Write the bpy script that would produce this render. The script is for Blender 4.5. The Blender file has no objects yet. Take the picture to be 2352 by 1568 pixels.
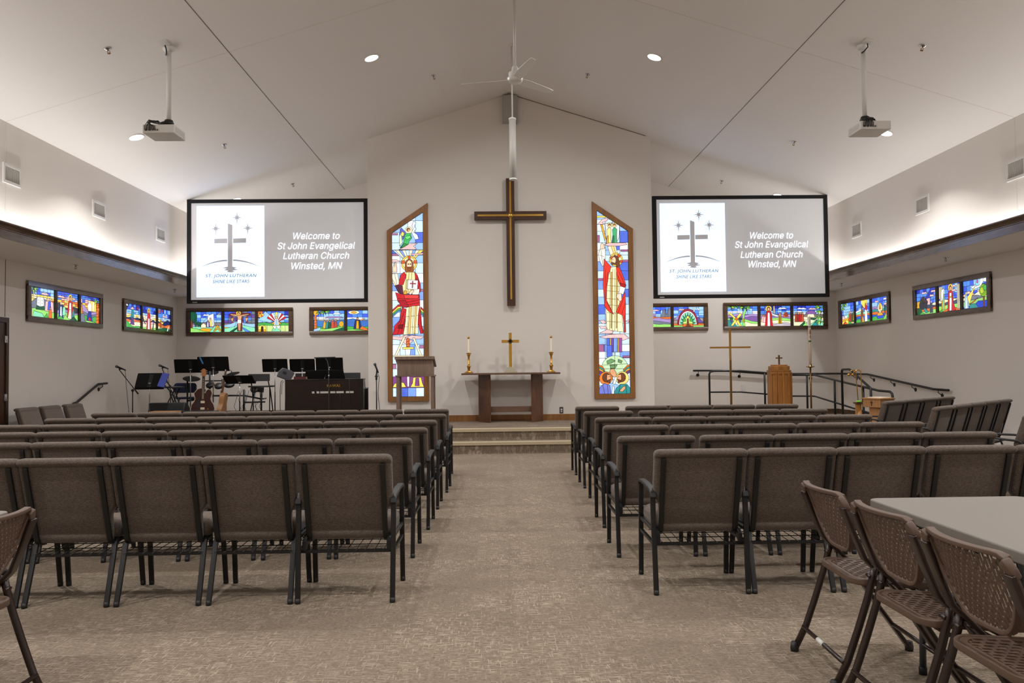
import bpy, bmesh, math, random
from mathutils import Vector, Matrix, Euler
random.seed(7)
PI = math.pi
SC = bpy.context.scene
COL = SC.collection

# ---------------------------------------------------------------- camera, world, exposure
def make_camera():
    F, W, H = 1880.0, 2352.0, 1568.0
    vp, roll, ch = (1140.0, 846.0), 0.011, 1.37
    c, s = math.cos(roll), math.sin(roll)
    u, v = vp[0] - W / 2, -(vp[1] - H / 2)
    u0, v0 = c * u + s * v, -s * u + c * v
    p = math.atan2(-v0, F)
    cp, sp = math.cos(p), math.sin(p)
    yw = math.atan2(u0, F * cp - v0 * sp)
    def rot(x, y, z):
        return Vector((x * math.cos(yw) - y * math.sin(yw), x * math.sin(yw) + y * math.cos(yw), z))
    ax = rot(c, s * sp, -s * cp)
    ay = rot(s, -c * sp, c * cp)
    az = -rot(0, cp, sp)
    cam = bpy.data.cameras.new('camera')
    cam.sensor_width = 36.0
    cam.lens = F / W * 36.0
    cam.clip_start, cam.clip_end = 0.05, 100
    o = bpy.data.objects.new('camera', cam)
    COL.objects.link(o)
    m = Matrix((ax, ay, az)).transposed().to_4x4()
    m.translation = Vector((0, 0, ch))
    o.matrix_world = m
    SC.camera = o
make_camera()

w = bpy.data.worlds.new('world'); SC.world = w; w.use_nodes = True
w.node_tree.nodes['Background'].inputs[0].default_value = (0.9, 0.95, 1, 1)
w.node_tree.nodes['Background'].inputs[1].default_value = 0.0
SC.view_settings.view_transform = 'Standard'
SC.view_settings.look = 'None'
SC.view_settings.exposure = 0.08
SC.view_settings.gamma = 1.0
SC.view_settings.use_curve_mapping = False
SC.cycles.max_bounces = 8
SC.cycles.diffuse_bounces = 6
SC.cycles.sample_clamp_indirect = 6.0

# room dimensions
CX = 0.308                        # the ridge line
PKZ, SL = 6.601, 0.3155           # ridge height and roof slope
XUL, XUR = -6.17, 6.775           # upper side walls
XLL, XLR = -7.13, 7.72            # lower side walls, under the soffits
YB, YF = 18.4, -6.5               # far wall and the wall behind the camera
YA = 15.45                        # face of the altar wall
XAL, XAR = -2.405, 2.985
SOF = 3.035                       # soffit height
PH = 0.385                        # platform height
def ceil_z(x): return PKZ - SL * abs(x - CX)

# ---- the large lamps: recessed downlights and the light coves (their fixtures are built further down)
WARM = (1.0, 0.985, 0.965)
DOWN_W, COVE_W = 60.0, 150.0
DOWNLIGHTS = [(-1.784, 11.89), (2.384, 11.91), (-5.272, 12.07), (5.875, 12.07), (-5.245, 16.58), (5.832, 16.58)]
DOWN_BACK = [(sx, y) for y in (7.4, 2.9, -1.6) for sx in (-5.26, -1.78, 2.39, 5.86)]
def area(name, loc, direction, power, color, shape, sx, sy=None, spread=PI):
    d = bpy.data.lights.new(name, 'AREA'); d.shape = shape; d.size = sx
    if sy: d.size_y = sy
    d.energy = power; d.color = color; d.spread = spread
    o = bpy.data.objects.new(name, d); COL.objects.link(o)
    o.location = loc
    o.rotation_euler = Vector(direction).to_track_quat('-Z', 'Y').to_euler()
    return o
for (x, y) in DOWNLIGHTS + DOWN_BACK:
    sg = 1 if x > CX else -1
    n = Vector((-SL * sg, 0, -1)).normalized()
    area('downlight_lamp', Vector((x, y, ceil_z(x))) + n * 0.03, n, DOWN_W * (0.78 if y > 15 else 1.0), WARM, 'DISK', 0.15, spread=math.radians(164 if abs(x - CX) < 3 else 128))
for xw, sg in ((XUL, 1), (XUR, -1)):
    d = bpy.data.lights.new('cove_lamp', 'AREA'); d.shape = 'RECTANGLE'; d.size = 0.03; d.size_y = YB - YF - 0.2
    d.energy = COVE_W; d.color = (1.0, 0.985, 0.97)
    o = bpy.data.objects.new('cove_lamp', d); COL.objects.link(o)
    o.location = (xw + sg * 0.115, (YB + YF) / 2, SOF + 0.10)
    o.rotation_euler = Vector((-0.25 * sg, 0, 1)).to_track_quat('-Z', 'Y').to_euler()
    # long side along Y
    o.rotation_euler = Matrix((Vector((1, 0, -0.3 * sg)).normalized(), Vector((0, -1, 0)), Vector((-0.3 * sg, 0, -1)).normalized())).transposed().to_euler()

# ---------------------------------------------------------------- materials
def lin(c):
    return tuple(((v / 255) / 12.92 if v <= 10 else (((v / 255) + 0.055) / 1.055) ** 2.4) for v in c)
MATS = {}
def mat(name, col, rough=0.6, metal=0.0, emit=None, estr=0.0, spec=0.5, build=None):
    m = bpy.data.materials.new(name); m.use_nodes = True
    nt = m.node_tree; b = nt.nodes['Principled BSDF']
    b.inputs['Base Color'].default_value = (*col, 1)
    b.inputs['Roughness'].default_value = rough
    b.inputs['Metallic'].default_value = metal
    b.inputs['Specular IOR Level'].default_value = spec
    if emit:
        b.inputs['Emission Color'].default_value = (*emit, 1)
        b.inputs['Emission Strength'].default_value = estr
    if build: build(nt, b)
    MATS[name] = m
    return m
def N(nt, t, **kw):
    n = nt.nodes.new(t)
    for k, v in kw.items():
        if k in n.inputs: n.inputs[k].default_value = v
        else: setattr(n, k, v)
    return n
def noise(nt, scale, stretch=(1, 1, 1), detail=3.0, rough=0.55, rot=(0, 0, 0), coord='Object'):
    tc = N(nt, 'ShaderNodeTexCoord'); mp = N(nt, 'ShaderNodeMapping')
    mp.inputs['Scale'].default_value = stretch; mp.inputs['Rotation'].default_value = rot
    no = N(nt, 'ShaderNodeTexNoise'); no.inputs['Scale'].default_value = scale
    no.inputs['Detail'].default_value = detail; no.inputs['Roughness'].default_value = rough
    nt.links.new(tc.outputs[coord], mp.inputs[0]); nt.links.new(mp.outputs[0], no.inputs['Vector'])
    return no.outputs['Fac']
def ramp(nt, fac, stops):
    r = N(nt, 'ShaderNodeValToRGB'); e = r.color_ramp.elements
    while len(e) < len(stops): e.new(0.5)
    for i, (p, c) in enumerate(stops):
        e[i].position = p; e[i].color = (*c, 1)
    nt.links.new(fac, r.inputs[0]); return r.outputs[0]
def mixc(nt, fac, a, b, mode='MIX'):
    m = N(nt, 'ShaderNodeMix', data_type='RGBA', blend_type=mode)
    if isinstance(fac, float): m.inputs[0].default_value = fac
    else: nt.links.new(fac, m.inputs[0])
    for i, x in ((6, a), (7, b)):
        if isinstance(x, tuple): m.inputs[i].default_value = (*x, 1)
        else: nt.links.new(x, m.inputs[i])
    return m.outputs[2]
def bump(nt, b, fac, strength, dist=0.01):
    n = N(nt, 'ShaderNodeBump'); n.inputs['Strength'].default_value = strength; n.inputs['Distance'].default_value = dist
    nt.links.new(fac, n.inputs['Height']); nt.links.new(n.outputs[0], b.inputs['Normal'])

def b_paint(nt, b):
    f = noise(nt, 90, detail=2); bump(nt, b, f, 0.06, 0.004)
mat('wall_paint', lin((227, 221, 215)), 0.85, spec=0.2, build=b_paint)
mat('ceiling_paint', lin((227, 223, 219)), 0.9, spec=0.15, build=b_paint)
def b_carpet(nt, b):
    # woven loop carpet: short pale dashes running across and along the room on a taupe ground
    base = ramp(nt, noise(nt, 5, (10, 46, 30), 3), [(0.3, lin((94, 83, 71))), (0.7, lin((146, 131, 115)))])
    a1 = ramp(nt, noise(nt, 6.0, (2.1, 18, 1), 3, 0.6), [(0.53, (0, 0, 0)), (0.60, (1, 1, 1))])
    a2 = ramp(nt, noise(nt, 6.0, (18, 2.0, 1), 3, 0.6), [(0.575, (0, 0, 0)), (0.63, (1, 1, 1))])
    big = ramp(nt, noise(nt, 1.6, (1, 1, 1), 4, 0.6), [(0.35, (0.2, 0.2, 0.2)), (0.65, (1, 1, 1))])
    k = N(nt, 'ShaderNodeMath', operation='MAXIMUM'); nt.links.new(a1, k.inputs[0]); nt.links.new(a2, k.inputs[1])
    k2 = N(nt, 'ShaderNodeMath', operation='MULTIPLY'); nt.links.new(k.outputs[0], k2.inputs[0]); nt.links.new(big, k2.inputs[1])
    k3 = N(nt, 'ShaderNodeMath', operation='MULTIPLY'); nt.links.new(k2.outputs[0], k3.inputs[0]); k3.inputs[1].default_value = 0.6
    nt.links.new(mixc(nt, k3.outputs[0], base, lin((194, 179, 160))), b.inputs['Base Color'])
    bump(nt, b, noise(nt, 130, detail=1), 0.5, 0.006)
mat('carpet', (0.2, 0.17, 0.14), 0.95, spec=0.1, build=b_carpet)
def b_fabric(nt, b):
    h = noise(nt, 60, (1, 1, 9), 2); v = noise(nt, 60, (9, 9, 1), 2)
    k = N(nt, 'ShaderNodeMath', operation='MULTIPLY'); nt.links.new(h, k.inputs[0]); nt.links.new(v, k.inputs[1])
    c = ramp(nt, k.outputs[0], [(0.12, lin((68, 59, 53))), (0.42, lin((123, 110, 100)))])
    nt.links.new(c, b.inputs['Base Color']); bump(nt, b, k.outputs[0], 0.35, 0.003)
    b.inputs['Sheen Weight'].default_value = 0.15
mat('fabric', (0.1, 0.09, 0.08), 0.95, spec=0.1, build=b_fabric)
mat('black_metal', lin((15, 15, 16)), 0.42, spec=0.5)
mat('black_plastic', lin((28, 28, 29)), 0.5)
mat('wire', lin((30, 28, 27)), 0.4)
def wood(name, dark, light, rough=0.45, axis=2, scale=1.0, spec=0.4, stretch=14):
    def f(nt, b):
        st = [stretch] * 3; st[axis] = 1.1
        n1 = noise(nt, 2.2 * scale, tuple(st), 5, 0.6)
        n2 = noise(nt, 1.3 * scale, (1.3, 1.3, 1.3), 2)
        c = mixc(nt, 0.35, ramp(nt, n1, [(0.3, dark), (0.7, light)]), ramp(nt, n2, [(0.35, dark), (0.65, light)]))
        nt.links.new(c, b.inputs['Base Color']); bump(nt, b, n1, 0.08, 0.003)
    return mat(name, light, rough, spec=spec, build=f)
wood('dark_wood_x', lin((68, 50, 38)), lin((112, 88, 68)), 0.35, 0, stretch=9)
wood('dark_wood_y', lin((68, 50, 38)), lin((112, 88, 68)), 0.2, 1, stretch=9, spec=0.9)
wood('dark_wood_z', lin((40, 28, 20)), lin((80, 60, 45)), 0.4, 2)
wood('oak_frame', lin((122, 80, 40)), lin((166, 116, 66)), 0.45, 2)
wood('walnut', lin((78, 50, 34)), lin((122, 84, 60)), 0.4, 2)
wood('walnut_x', lin((84, 58, 44)), lin((128, 98, 80)), 0.4, 0)
wood('walnut_grey', lin((104, 84, 74)), lin((142, 118, 104)), 0.45, 2)
wood('honey_oak', lin((142, 92, 40)), lin((188, 130, 66)), 0.4, 2)
wood('light_oak', lin((160, 112, 68)), lin((190, 142, 94)), 0.4, 2)
wood('cross_wood', lin((54, 32, 22)), lin((84, 54, 38)), 0.4, 2)
wood('piano_wood', lin((28, 19, 16)), lin((44, 30, 25)), 0.3, 0)
wood('door_wood', lin((52, 34, 24)), lin((86, 60, 44)), 0.4, 2)
mat('gold', lin((232, 184, 92)), 0.22, 1.0)
mat('brass', lin((206, 160, 78)), 0.28, 1.0)
mat('old_brass', lin((150, 116, 66)), 0.35, 1.0)
mat('chrome', lin((200, 200, 204)), 0.2, 1.0)
mat('steel_grey', lin((92, 97, 102)), 0.35, 0.7)
mat('white_plastic', lin((216, 213, 208)), 0.45)
mat('white_metal', lin((224, 222, 218)), 0.35)
mat('vent_slats', lin((196, 192, 186)), 0.6)
mat('joint', lin((104, 97, 90)), 0.9)
mat('light_joint', lin((217, 211, 204)), 0.9)
mat('nosing', lin((196, 180, 150)), 0.5)
mat('screen_border', lin((20, 20, 22)), 0.8)
mat('screen_cloth', lin((214, 213, 214)), 0.9, emit=(.92, .95, 1.0), estr=.18, spec=0.1)  # cloth gives no light itself; its emission stands in for the projected grey
mat('slide_white', (0.7, 0.7, 0.7), 0.9, emit=(.60, .82, 1.30), estr=1.1)  # slide materials glow in place of projector light; white tinted for blue spill
mat('slide_text', (0.8, 0.8, 0.8), 0.9, emit=lin((236, 244, 255)), estr=1.0)
mat('slide_blue', lin((110, 128, 152)), 0.9, emit=lin((96, 122, 150)), estr=0.25)
mat('slide_grey', lin((200, 199, 204)), 0.9, emit=(.92, .95, 1.0), estr=.10, spec=0.1)
mat('lamp_glow', (1, 1, 1), 0.5, emit=(1.0, 0.97, 0.92), estr=9.0)
mat('led_strip', (1, 1, 1), 0.5, emit=(1.0, 0.97, 0.93), estr=3.0)
mat('lamp_diffuser', lin((188, 184, 178)), 0.5)
mat('grey_speaker', lin((172, 170, 166)), 0.8)
mat('dark_grey', lin((58, 58, 60)), 0.7)
mat('slate_plastic', lin((74, 76, 82)), 0.6)
mat('folding_brown', lin((88, 68, 55)), 0.5)
mat('frame_brown', lin((38, 22, 17)), 0.3, spec=0.6)
mat('table_top', lin((120, 113, 105)), 0.55)
mat('blue_vinyl', lin((36, 48, 84)), 0.55)
mat('blue_card', lin((62, 76, 168)), 0.6)
mat('music_black', lin((18, 18, 18)), 0.8, spec=0.15)
mat('candle_wax', lin((232, 222, 200)), 0.5)
mat('red_leather', lin((96, 38, 40)), 0.55)
mat('page_edge', lin((214, 196, 156)), 0.8)
mat('guitar_red', lin((58, 20, 18)), 0.2, spec=0.7)
mat('guitar_amber', lin((176, 112, 62)), 0.25, spec=0.7)
mat('cream', lin((214, 200, 172)), 0.5)
mat('neck_wood', lin((118, 74, 46)), 0.45)
mat('fret_dark', lin((50, 38, 32)), 0.5)
mat('green_plastic', lin((130, 226, 60)), 0.5)
mat('decal_brown', lin((140, 70, 40)), 0.6)
mat('decal_green', lin((70, 92, 50)), 0.6)
mat('marble', lin((186, 180, 158)), 0.3)
mat('enamel', lin((92, 76, 52)), 0.4, 0.5)
mat('blue_tape', lin((70, 140, 200)), 0.6)
mat('orange_light', lin((210, 80, 40)), 0.5)

# ---------------------------------------------------------------- mesh building
class MB:
    def __init__(s): s.v = []; s.f = []; s.M = None; s.sm = []
    def add(s, vs, fs, smooth=False):
        o = len(s.v)
        if s.M: vs = [s.M @ Vector(p) for p in vs]
        s.v += [tuple(p) for p in vs]; s.f += [tuple(o + i for i in f) for f in fs]; s.sm += [smooth] * len(fs)
        return s
    def box(s, x0, x1, y0, y1, z0, z1):
        vs = [(x, y, z) for x in (x0, x1) for y in (y0, y1) for z in (z0, z1)]
        return s.add(vs, [(0, 1, 3, 2), (4, 6, 7, 5), (0, 4, 5, 1), (2, 3, 7, 6), (0, 2, 6, 4), (1, 5, 7, 3)])
    def cbox(s, c, d): return s.box(c[0] - d[0] / 2, c[0] + d[0] / 2, c[1] - d[1] / 2, c[1] + d[1] / 2, c[2] - d[2] / 2, c[2] + d[2] / 2)
    def sweep(s, pts, prof, closed=False, smooth=True, up=None):
        pts = [Vector(p) for p in pts]; n = len(pts); k = len(prof); vs = []; fs = []
        t0 = (pts[1] - pts[0]).normalized()
        ref = Vector(up) if up else (Vector((0, 0, 1)) if abs(t0.z) < 0.9 else Vector((0, 1, 0)))
        nx = t0.cross(ref).normalized()
        for i, p in enumerate(pts):
            a = pts[i - 1] if (i > 0 or closed) else pts[i]
            b = pts[(i + 1) % n] if (i < n - 1 or closed) else pts[i]
            t = ((p - a).normalized() if p != a else Vector()) + ((b - p).normalized() if b != p else Vector())
            t = t.normalized() if t.length > 1e-6 else t0
            if up:
                c = t.cross(ref); nx = c.normalized() if c.length > .05 else (nx - t * nx.dot(t)).normalized()
            else: nx = (nx - t * nx.dot(t)).normalized()
            ny = nx.cross(t)
            sc = 1.0
            for (u, q) in prof: vs.append(p + nx * u * sc + ny * q * sc)
        m = n if closed else n - 1
        for i in range(m):
            for j in range(k):
                a, b = i * k + j, i * k + (j + 1) % k
                c, d = ((i + 1) % n) * k + (j + 1) % k, ((i + 1) % n) * k + j
                fs.append((a, b, c, d))
        s.add(vs, fs, smooth)
        if not closed:
            s.add(vs[:k], [tuple(range(k))[::-1]]); s.add(vs[-k:], [tuple(range(k))])
        return s
    def tube(s, pts, r, n=8, closed=False):
        return s.sweep(pts, [(r * math.cos(2 * PI * i / n), r * math.sin(2 * PI * i / n)) for i in range(n)], closed)
    def bar(s, pts, w, h, up=None, closed=False):
        return s.sweep(pts, [(-w / 2, -h / 2), (w / 2, -h / 2), (w / 2, h / 2), (-w / 2, h / 2)], closed, False, up)
    def lathe(s, prof, n=16, c=(0, 0, 0), smooth=True):
        vs = []; fs = []
        for (r, z) in prof:
            for i in range(n): vs.append((c[0] + r * math.cos(2 * PI * i / n), c[1] + r * math.sin(2 * PI * i / n), c[2] + z))
        for k in range(len(prof) - 1):
            for i in range(n):
                a, b = k * n + i, k * n + (i + 1) % n
                fs.append((a, b, b + n, a + n))
        fs.append(tuple(range(n))[::-1]); m = (len(prof) - 1) * n; fs.append(tuple(m + i for i in range(n)))
        return s.add(vs, fs, smooth)
    def cyl(s, a, b, r, n=16, r2=None):
        a, b = Vector(a), Vector(b); d = (b - a); r2 = r if r2 is None else r2
        q = d.to_track_quat('Z', 'Y')
        vs = [a + q @ Vector((r * math.cos(2 * PI * i / n), r * math.sin(2 * PI * i / n), 0)) for i in range(n)]
        vs += [b + q @ Vector((r2 * math.cos(2 * PI * i / n), r2 * math.sin(2 * PI * i / n), 0)) for i in range(n)]
        s.add(vs, [(i, (i + 1) % n, n + (i + 1) % n, n + i) for i in range(n)], True)
        return s.add(vs, [tuple(range(n))[::-1], tuple(n + i for i in range(n))])
    def ball(s, c, r, n=12, sc=(1, 1, 1)):
        m = n // 2; prof = []
        vs = []; fs = []
        for k in range(m + 1):
            th = PI * k / m
            for i in range(n):
                vs.append((c[0] + sc[0] * r * math.sin(th) * math.cos(2 * PI * i / n), c[1] + sc[1] * r * math.sin(th) * math.sin(2 * PI * i / n), c[2] - sc[2] * r * math.cos(th)))
        for k in range(m):
            for i in range(n):
                fs.append((k * n + i, k * n + (i + 1) % n, (k + 1) * n + (i + 1) % n, (k + 1) * n + i))
        return s.add(vs, fs, True)
    def prism(s, poly, d0, d1, plane='xz'):
        n = len(poly)
        def P(p, d): return (p[0], d, p[1]) if plane == 'xz' else ((p[0], p[1], d) if plane == 'xy' else (d, p[0], p[1]))
        vs = [P(p, d0) for p in poly] + [P(p, d1) for p in poly]
        fs = [tuple(range(n))[::-1], tuple(n + i for i in range(n))] + [(i, (i + 1) % n, n + (i + 1) % n, n + i) for i in range(n)]
        return s.add(vs, fs)
    def mesh(s, name, bevel=0, seg=2, weld=True):
        me = bpy.data.meshes.new(name); me.from_pydata(s.v, [], s.f)
        bm = bmesh.new(); bm.from_mesh(me)
        for f, q in zip(bm.faces, s.sm): f.smooth = q
        if weld: bmesh.ops.remove_doubles(bm, verts=bm.verts, dist=1e-6)
        bmesh.ops.recalc_face_normals(bm, faces=bm.faces)
        if bevel:
            es = [e for e in bm.edges if len(e.link_faces) == 2 and e.calc_face_angle(0) > 0.6]
            bmesh.ops.bevel(bm, geom=es, offset=bevel, segments=seg, profile=0.6, affect='EDGES', clamp_overlap=True)
            for f in bm.faces: f.smooth = True
        bm.to_mesh(me); bm.free()
        return me

def obj(name, mb, m, parent=None, bevel=0, seg=2, label=None, loc=None, rot=None, weld=True):
    me = mb.mesh(name, bevel, seg, weld) if isinstance(mb, MB) else mb
    o = bpy.data.objects.new(name, me); COL.objects.link(o)
    if m is not None:
        me.materials.clear(); me.materials.append(MATS[m])
    if parent: o.parent = parent
    if loc: o.location = loc
    if rot: o.rotation_euler = rot
    if label: o['label'] = label
    if bevel:
        md = o.modifiers.new('wn', 'WEIGHTED_NORMAL'); md.keep_sharp = False
    return o
def tag(o, label, cat, group=None):
    o['label'] = label; o['category'] = cat
    if group: o['group'] = group
    return o
def thing(name, label, cat, loc=(0, 0, 0), rz=0, group=None):
    o = bpy.data.objects.new(name, None); COL.objects.link(o)
    o.location = loc; o.rotation_euler = (0, 0, rz); o.empty_display_size = 0.1
    return tag(o, label, cat, group)
def struct(name, mb, m, parent=None, **kw):
    o = obj(name, mb, m, parent, **kw)
    if not parent: o['kind'] = 'structure'
    return o
def dup(root, loc, rz, label, group=None):
    r = root.copy(); COL.objects.link(r); r.location = loc; r.rotation_euler = (0, 0, rz)
    r['label'] = label
    if group: r['group'] = group
    for ch in list(root.children):
        c = ch.copy(); COL.objects.link(c); c.parent = r
        for g in list(ch.children):
            d = g.copy(); COL.objects.link(d); d.parent = c
    return r
def arc(c, r, a0, a1, n, plane='xz', y=0):
    out = []
    for i in range(n + 1):
        a = math.radians(a0 + (a1 - a0) * i / n)
        u, v = c[0] + r * math.cos(a), c[1] + r * math.sin(a)
        out.append((u, v))
    return out
def rrect(x0, x1, z0, z1, r, n=5):
    return (arc((x1 - r, z0 + r), r, -90, 0, n) + arc((x1 - r, z1 - r), r, 0, 90, n) + arc((x0 + r, z1 - r), r, 90, 180, n) + arc((x0 + r, z0 + r), r, 180, 270, n))
try:
    import os
    FONT = bpy.data.fonts.load(os.path.join(bpy.utils.resource_path('LOCAL'), 'datafiles', 'fonts', 'Inter.woff2'))
except Exception:
    FONT = None
def text_mesh(name, body, size, shear=0.0, spacing=1.0, bold=0.0, line=1.0, sans=False):
    cu = bpy.data.curves.new(name, 'FONT'); cu.body = body; cu.size = size; cu.shear = shear
    cu.align_x = 'CENTER'; cu.align_y = 'CENTER'; cu.space_character = spacing; cu.space_line = line; cu.offset = bold; cu.extrude = 0.001
    cu.resolution_u = 4
    if FONT and sans: cu.font = FONT
    t = bpy.data.objects.new(name, cu); COL.objects.link(t)
    dg = bpy.context.evaluated_depsgraph_get()
    me = bpy.data.meshes.new_from_object(t.evaluated_get(dg)); me.name = name
    bpy.data.objects.remove(t); bpy.data.curves.remove(cu)
    return me
# ================================================================ THE ROOM
def room():
    # main floor
    struct('floor', MB().box(XLL - .2, XLR + .2, YF - .2, YB + .2, -0.12, 0), 'carpet')
    # platform with two steps; the middle bulges forward
    plat = [(XLL, YB), (XLL, 14.75), (-4.7, 14.75), (-3.4, 13.5), (4.0, 13.5), (5.25, 14.75), (6.55, 14.75), (6.55, 17.0), (5.1, 17.0), (5.1, YB)]
    fr = [(XLL, 14.75), (-4.7, 14.75), (-3.4, 13.5), (4.0, 13.5), (5.25, 14.75), (6.55, 14.75)]
    st = [(XLL, 14.45), (-4.83, 14.45), (-3.53, 13.2), (4.13, 13.2), (5.38, 14.45), (6.55, 14.45)]
    struct('floor_platform', MB().prism(plat, 0.0, PH, 'xy'), 'carpet')
    struct('floor_step', MB().prism(st + fr[::-1], 0.0, PH / 2, 'xy'), 'carpet')
    for nm, line, z in (('trim_nosing_upper', fr, PH), ('trim_nosing_lower', st, PH / 2)):
        m = MB()
        prof = [(-0.032, 0.004), (-0.034, -0.004), (-0.028, -0.05), (-0.002, -0.05), (-0.002, 0.002), (0.03, 0.002), (0.03, 0.006), (-0.02, 0.007)]
        pts = [Vector((x, y, z)) for x, y in line]
        n = len(pts); vs = []; fs = []
        for i, p in enumerate(pts):
            d = ((pts[min(i + 1, n - 1)] - pts[max(i - 1, 0)]))
            d = Vector((d.x, d.y, 0)).normalized(); nr = Vector((d.y, -d.x, 0))
            for (o_, q) in prof: vs.append(p - nr * o_ + Vector((0, 0, q)) if False else p + nr * (-o_) + Vector((0, 0, q)))
        k = len(prof)
        for i in range(n - 1):
            for j in range(k):
                a, b = i * k + j, i * k + (j + 1) % k
                fs.append((a, b, b + k, a + k))
        m.add(vs, fs); struct(nm, m, 'nosing')
    # wheelchair ramp: along the far wall, landing in the corner, then along the right wall
    zl = 0.27
    m = MB()
    m.add([(5.1, 17.0, PH), (6.12, 17.0, zl), (6.12, YB, zl), (5.1, YB, PH), (5.1, 17.0, 0), (6.12, 17.0, 0), (6.12, YB, 0), (5.1, YB, 0)],
          [(0, 1, 2, 3), (0, 4, 5, 1), (2, 6, 7, 3), (1, 5, 6, 2), (0, 3, 7, 4)])
    m.box(6.12, XLR, 16.8, YB, 0, zl)
    m.add([(6.6, 16.8, zl), (XLR, 16.8, zl), (XLR, 14.1, 0.002), (6.6, 14.1, 0.002), (6.6, 16.8, 0), (XLR, 16.8, 0)], [(0, 1, 2, 3), (0, 3, 4), (1, 5, 2)])
    struct('floor_ramp', m, 'carpet')
    # ceiling: two slopes
    def slope(x0, x1):
        z0, z1 = ceil_z(x0), ceil_z(x1); t = 0.15
        return MB().add([(x0, YF, z0), (x1, YF, z1), (x1, YB, z1), (x0, YB, z0), (x0, YF, z0 + t), (x1, YF, z1 + t), (x1, YB, z1 + t), (x0, YB, z0 + t)],
                        [(0, 1, 2, 3), (4, 5, 6, 7), (0, 1, 5, 4), (1, 2, 6, 5), (2, 3, 7, 6), (3, 0, 4, 7)])
    struct('ceiling_left', slope(XUL - .12, CX), 'ceiling_paint'); struct('ceiling_right', slope(CX, XUR + .12), 'ceiling_paint')
    # upper side walls and the soffits below them
    struct('wall_left_upper', MB().box(XUL - .12, XUL, YF, YB, SOF + .06, ceil_z(XUL) + .02), 'wall_paint')
    struct('wall_right_upper', MB().box(XUR, XUR + .12, YF, YB, SOF + .06, ceil_z(XUR) + .02), 'wall_paint')
    struct('ceiling_left_soffit', MB().box(XLL, -6.03, YF, YB, SOF, SOF + .06), 'ceiling_paint')
    struct('ceiling_right_soffit', MB().box(6.655, XLR, YF, YB, SOF, SOF + .06), 'ceiling_paint')
    struct('wall_left', MB().box(XLL - .15, XLL, YF, YB, 0, SOF + .06), 'wall_paint')
    struct('wall_right', MB().box(XLR, XLR + .15, YF, YB, 0, SOF + .06), 'wall_paint')
    gable = [(XLL - .15, 0), (XLR + .15, 0), (XLR + .15, SOF + .1), (XUR + .12, SOF + .1), (XUR + .12, ceil_z(XUR + .12)), (CX, PKZ + .05), (XUL - .12, ceil_z(XUL - .12)), (XUL - .12, SOF + .1), (XLL - .15, SOF + .1)]
    struct('wall_back', MB().prism(gable, YB, YB + .15), 'wall_paint')
    struct('wall_front', MB().prism(gable, YF - .15, YF), 'wall_paint')
    alt = [(XAL, PH), (XAR, PH), (XAR, ceil_z(XAR)), (CX, PKZ), (XAL, ceil_z(XAL))]
    struct('wall_altar', MB().prism(alt, YA, YB), 'wall_paint')
    # control joints
    for i, x in enumerate((-3.37, 3.948)):
        z = ceil_z(x); d = 0.0035
        struct('trim_ceiling_joint_%d' % (i + 1), MB().add([(x - d, YF, ceil_z(x - d) - .003), (x + d, YF, ceil_z(x + d) - .003), (x + d, YB, ceil_z(x + d) - .003), (x - d, YB, ceil_z(x - d) - .003),
              (x - d, YF, ceil_z(x - d) + .003), (x + d, YF, ceil_z(x + d) + .003), (x + d, YB, ceil_z(x + d) + .003), (x - d, YB, ceil_z(x - d) + .003)],
              [(0, 1, 2, 3), (4, 5, 6, 7), (0, 1, 5, 4), (1, 2, 6, 5), (2, 3, 7, 6), (3, 0, 4, 7)]), 'joint')
    for i, (a, b) in enumerate(((XUL, CX), (CX, XUR))):
        y = 10.38 if i == 0 else 10.42; d = 0.006
        za, zb = ceil_z(a), ceil_z(b)
        struct('trim_cross_joint_%d' % (i + 1), MB().add([(a, y - d, za - .002), (b, y - d, zb - .002), (b, y + d, zb - .002), (a, y + d, za - .002), (a, y - d, za + .002), (b, y - d, zb + .002), (b, y + d, zb + .002), (a, y + d, za + .002)],
              [(0, 1, 2, 3), (4, 5, 6, 7), (0, 1, 5, 4), (1, 2, 6, 5), (2, 3, 7, 6), (3, 0, 4, 7)]), 'light_joint')
        xw = XUL if i == 0 else XUR
        struct('trim_wall_joint_%d' % (i + 1), MB().box(xw - .002, xw + .002, y - .007, y + .007, SOF + .06, ceil_z(xw)), 'light_joint')
    struct('trim_wall_joint_3', MB().box(XLL - .002, XLL + .002, 12.005, 12.019, 2.2, SOF), 'joint')
    # the dark gap where the altar wall's paint meets the right slope
    x0, x1 = 0.36, 2.9
    struct('trim_gable_gap', MB().add([(x0, YA - .002, ceil_z(x0) - .012), (x1, YA - .002, ceil_z(x1) - .012), (x1, YA - .002, ceil_z(x1) - .001), (x0, YA - .002, ceil_z(x0) - .001)], [(0, 1, 2, 3)]), 'dark_wood_x')
    # light cove: fascia board and crown moulding, with the strip behind it
    for side, x, sg, xw in (('left', -6.03, 1, XUL), ('right', 6.655, -1, XUR)):
        prof = [(0, SOF - .004), (.016, SOF - .004), (.016, SOF + .098), (.024, SOF + .104), (.024, SOF + .114), (.032, SOF + .118), (.04, SOF + .128), (.06, SOF + .14), (.085, SOF + .150), (.105, SOF + .156), (.112, SOF + .162), (.112, SOF + .176), (.10, SOF + .178), (0, SOF + .10)]
        f = MB().prism([(x + sg * u, z) for u, z in prof], YF, YB - .002)
        o = struct('trim_cove_%s' % side, f, 'dark_wood_y')
        cx = xw + sg * .05
        s = MB().box(min(cx, cx + sg * .02), max(cx, cx + sg * .02), YF + .1, YB - .05, SOF + .06, SOF + .072)
        obj('light_strip', s, 'led_strip', o)
    # baseboards
    def base(nm, m): struct(nm, m, 'dark_wood_x')
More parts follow.
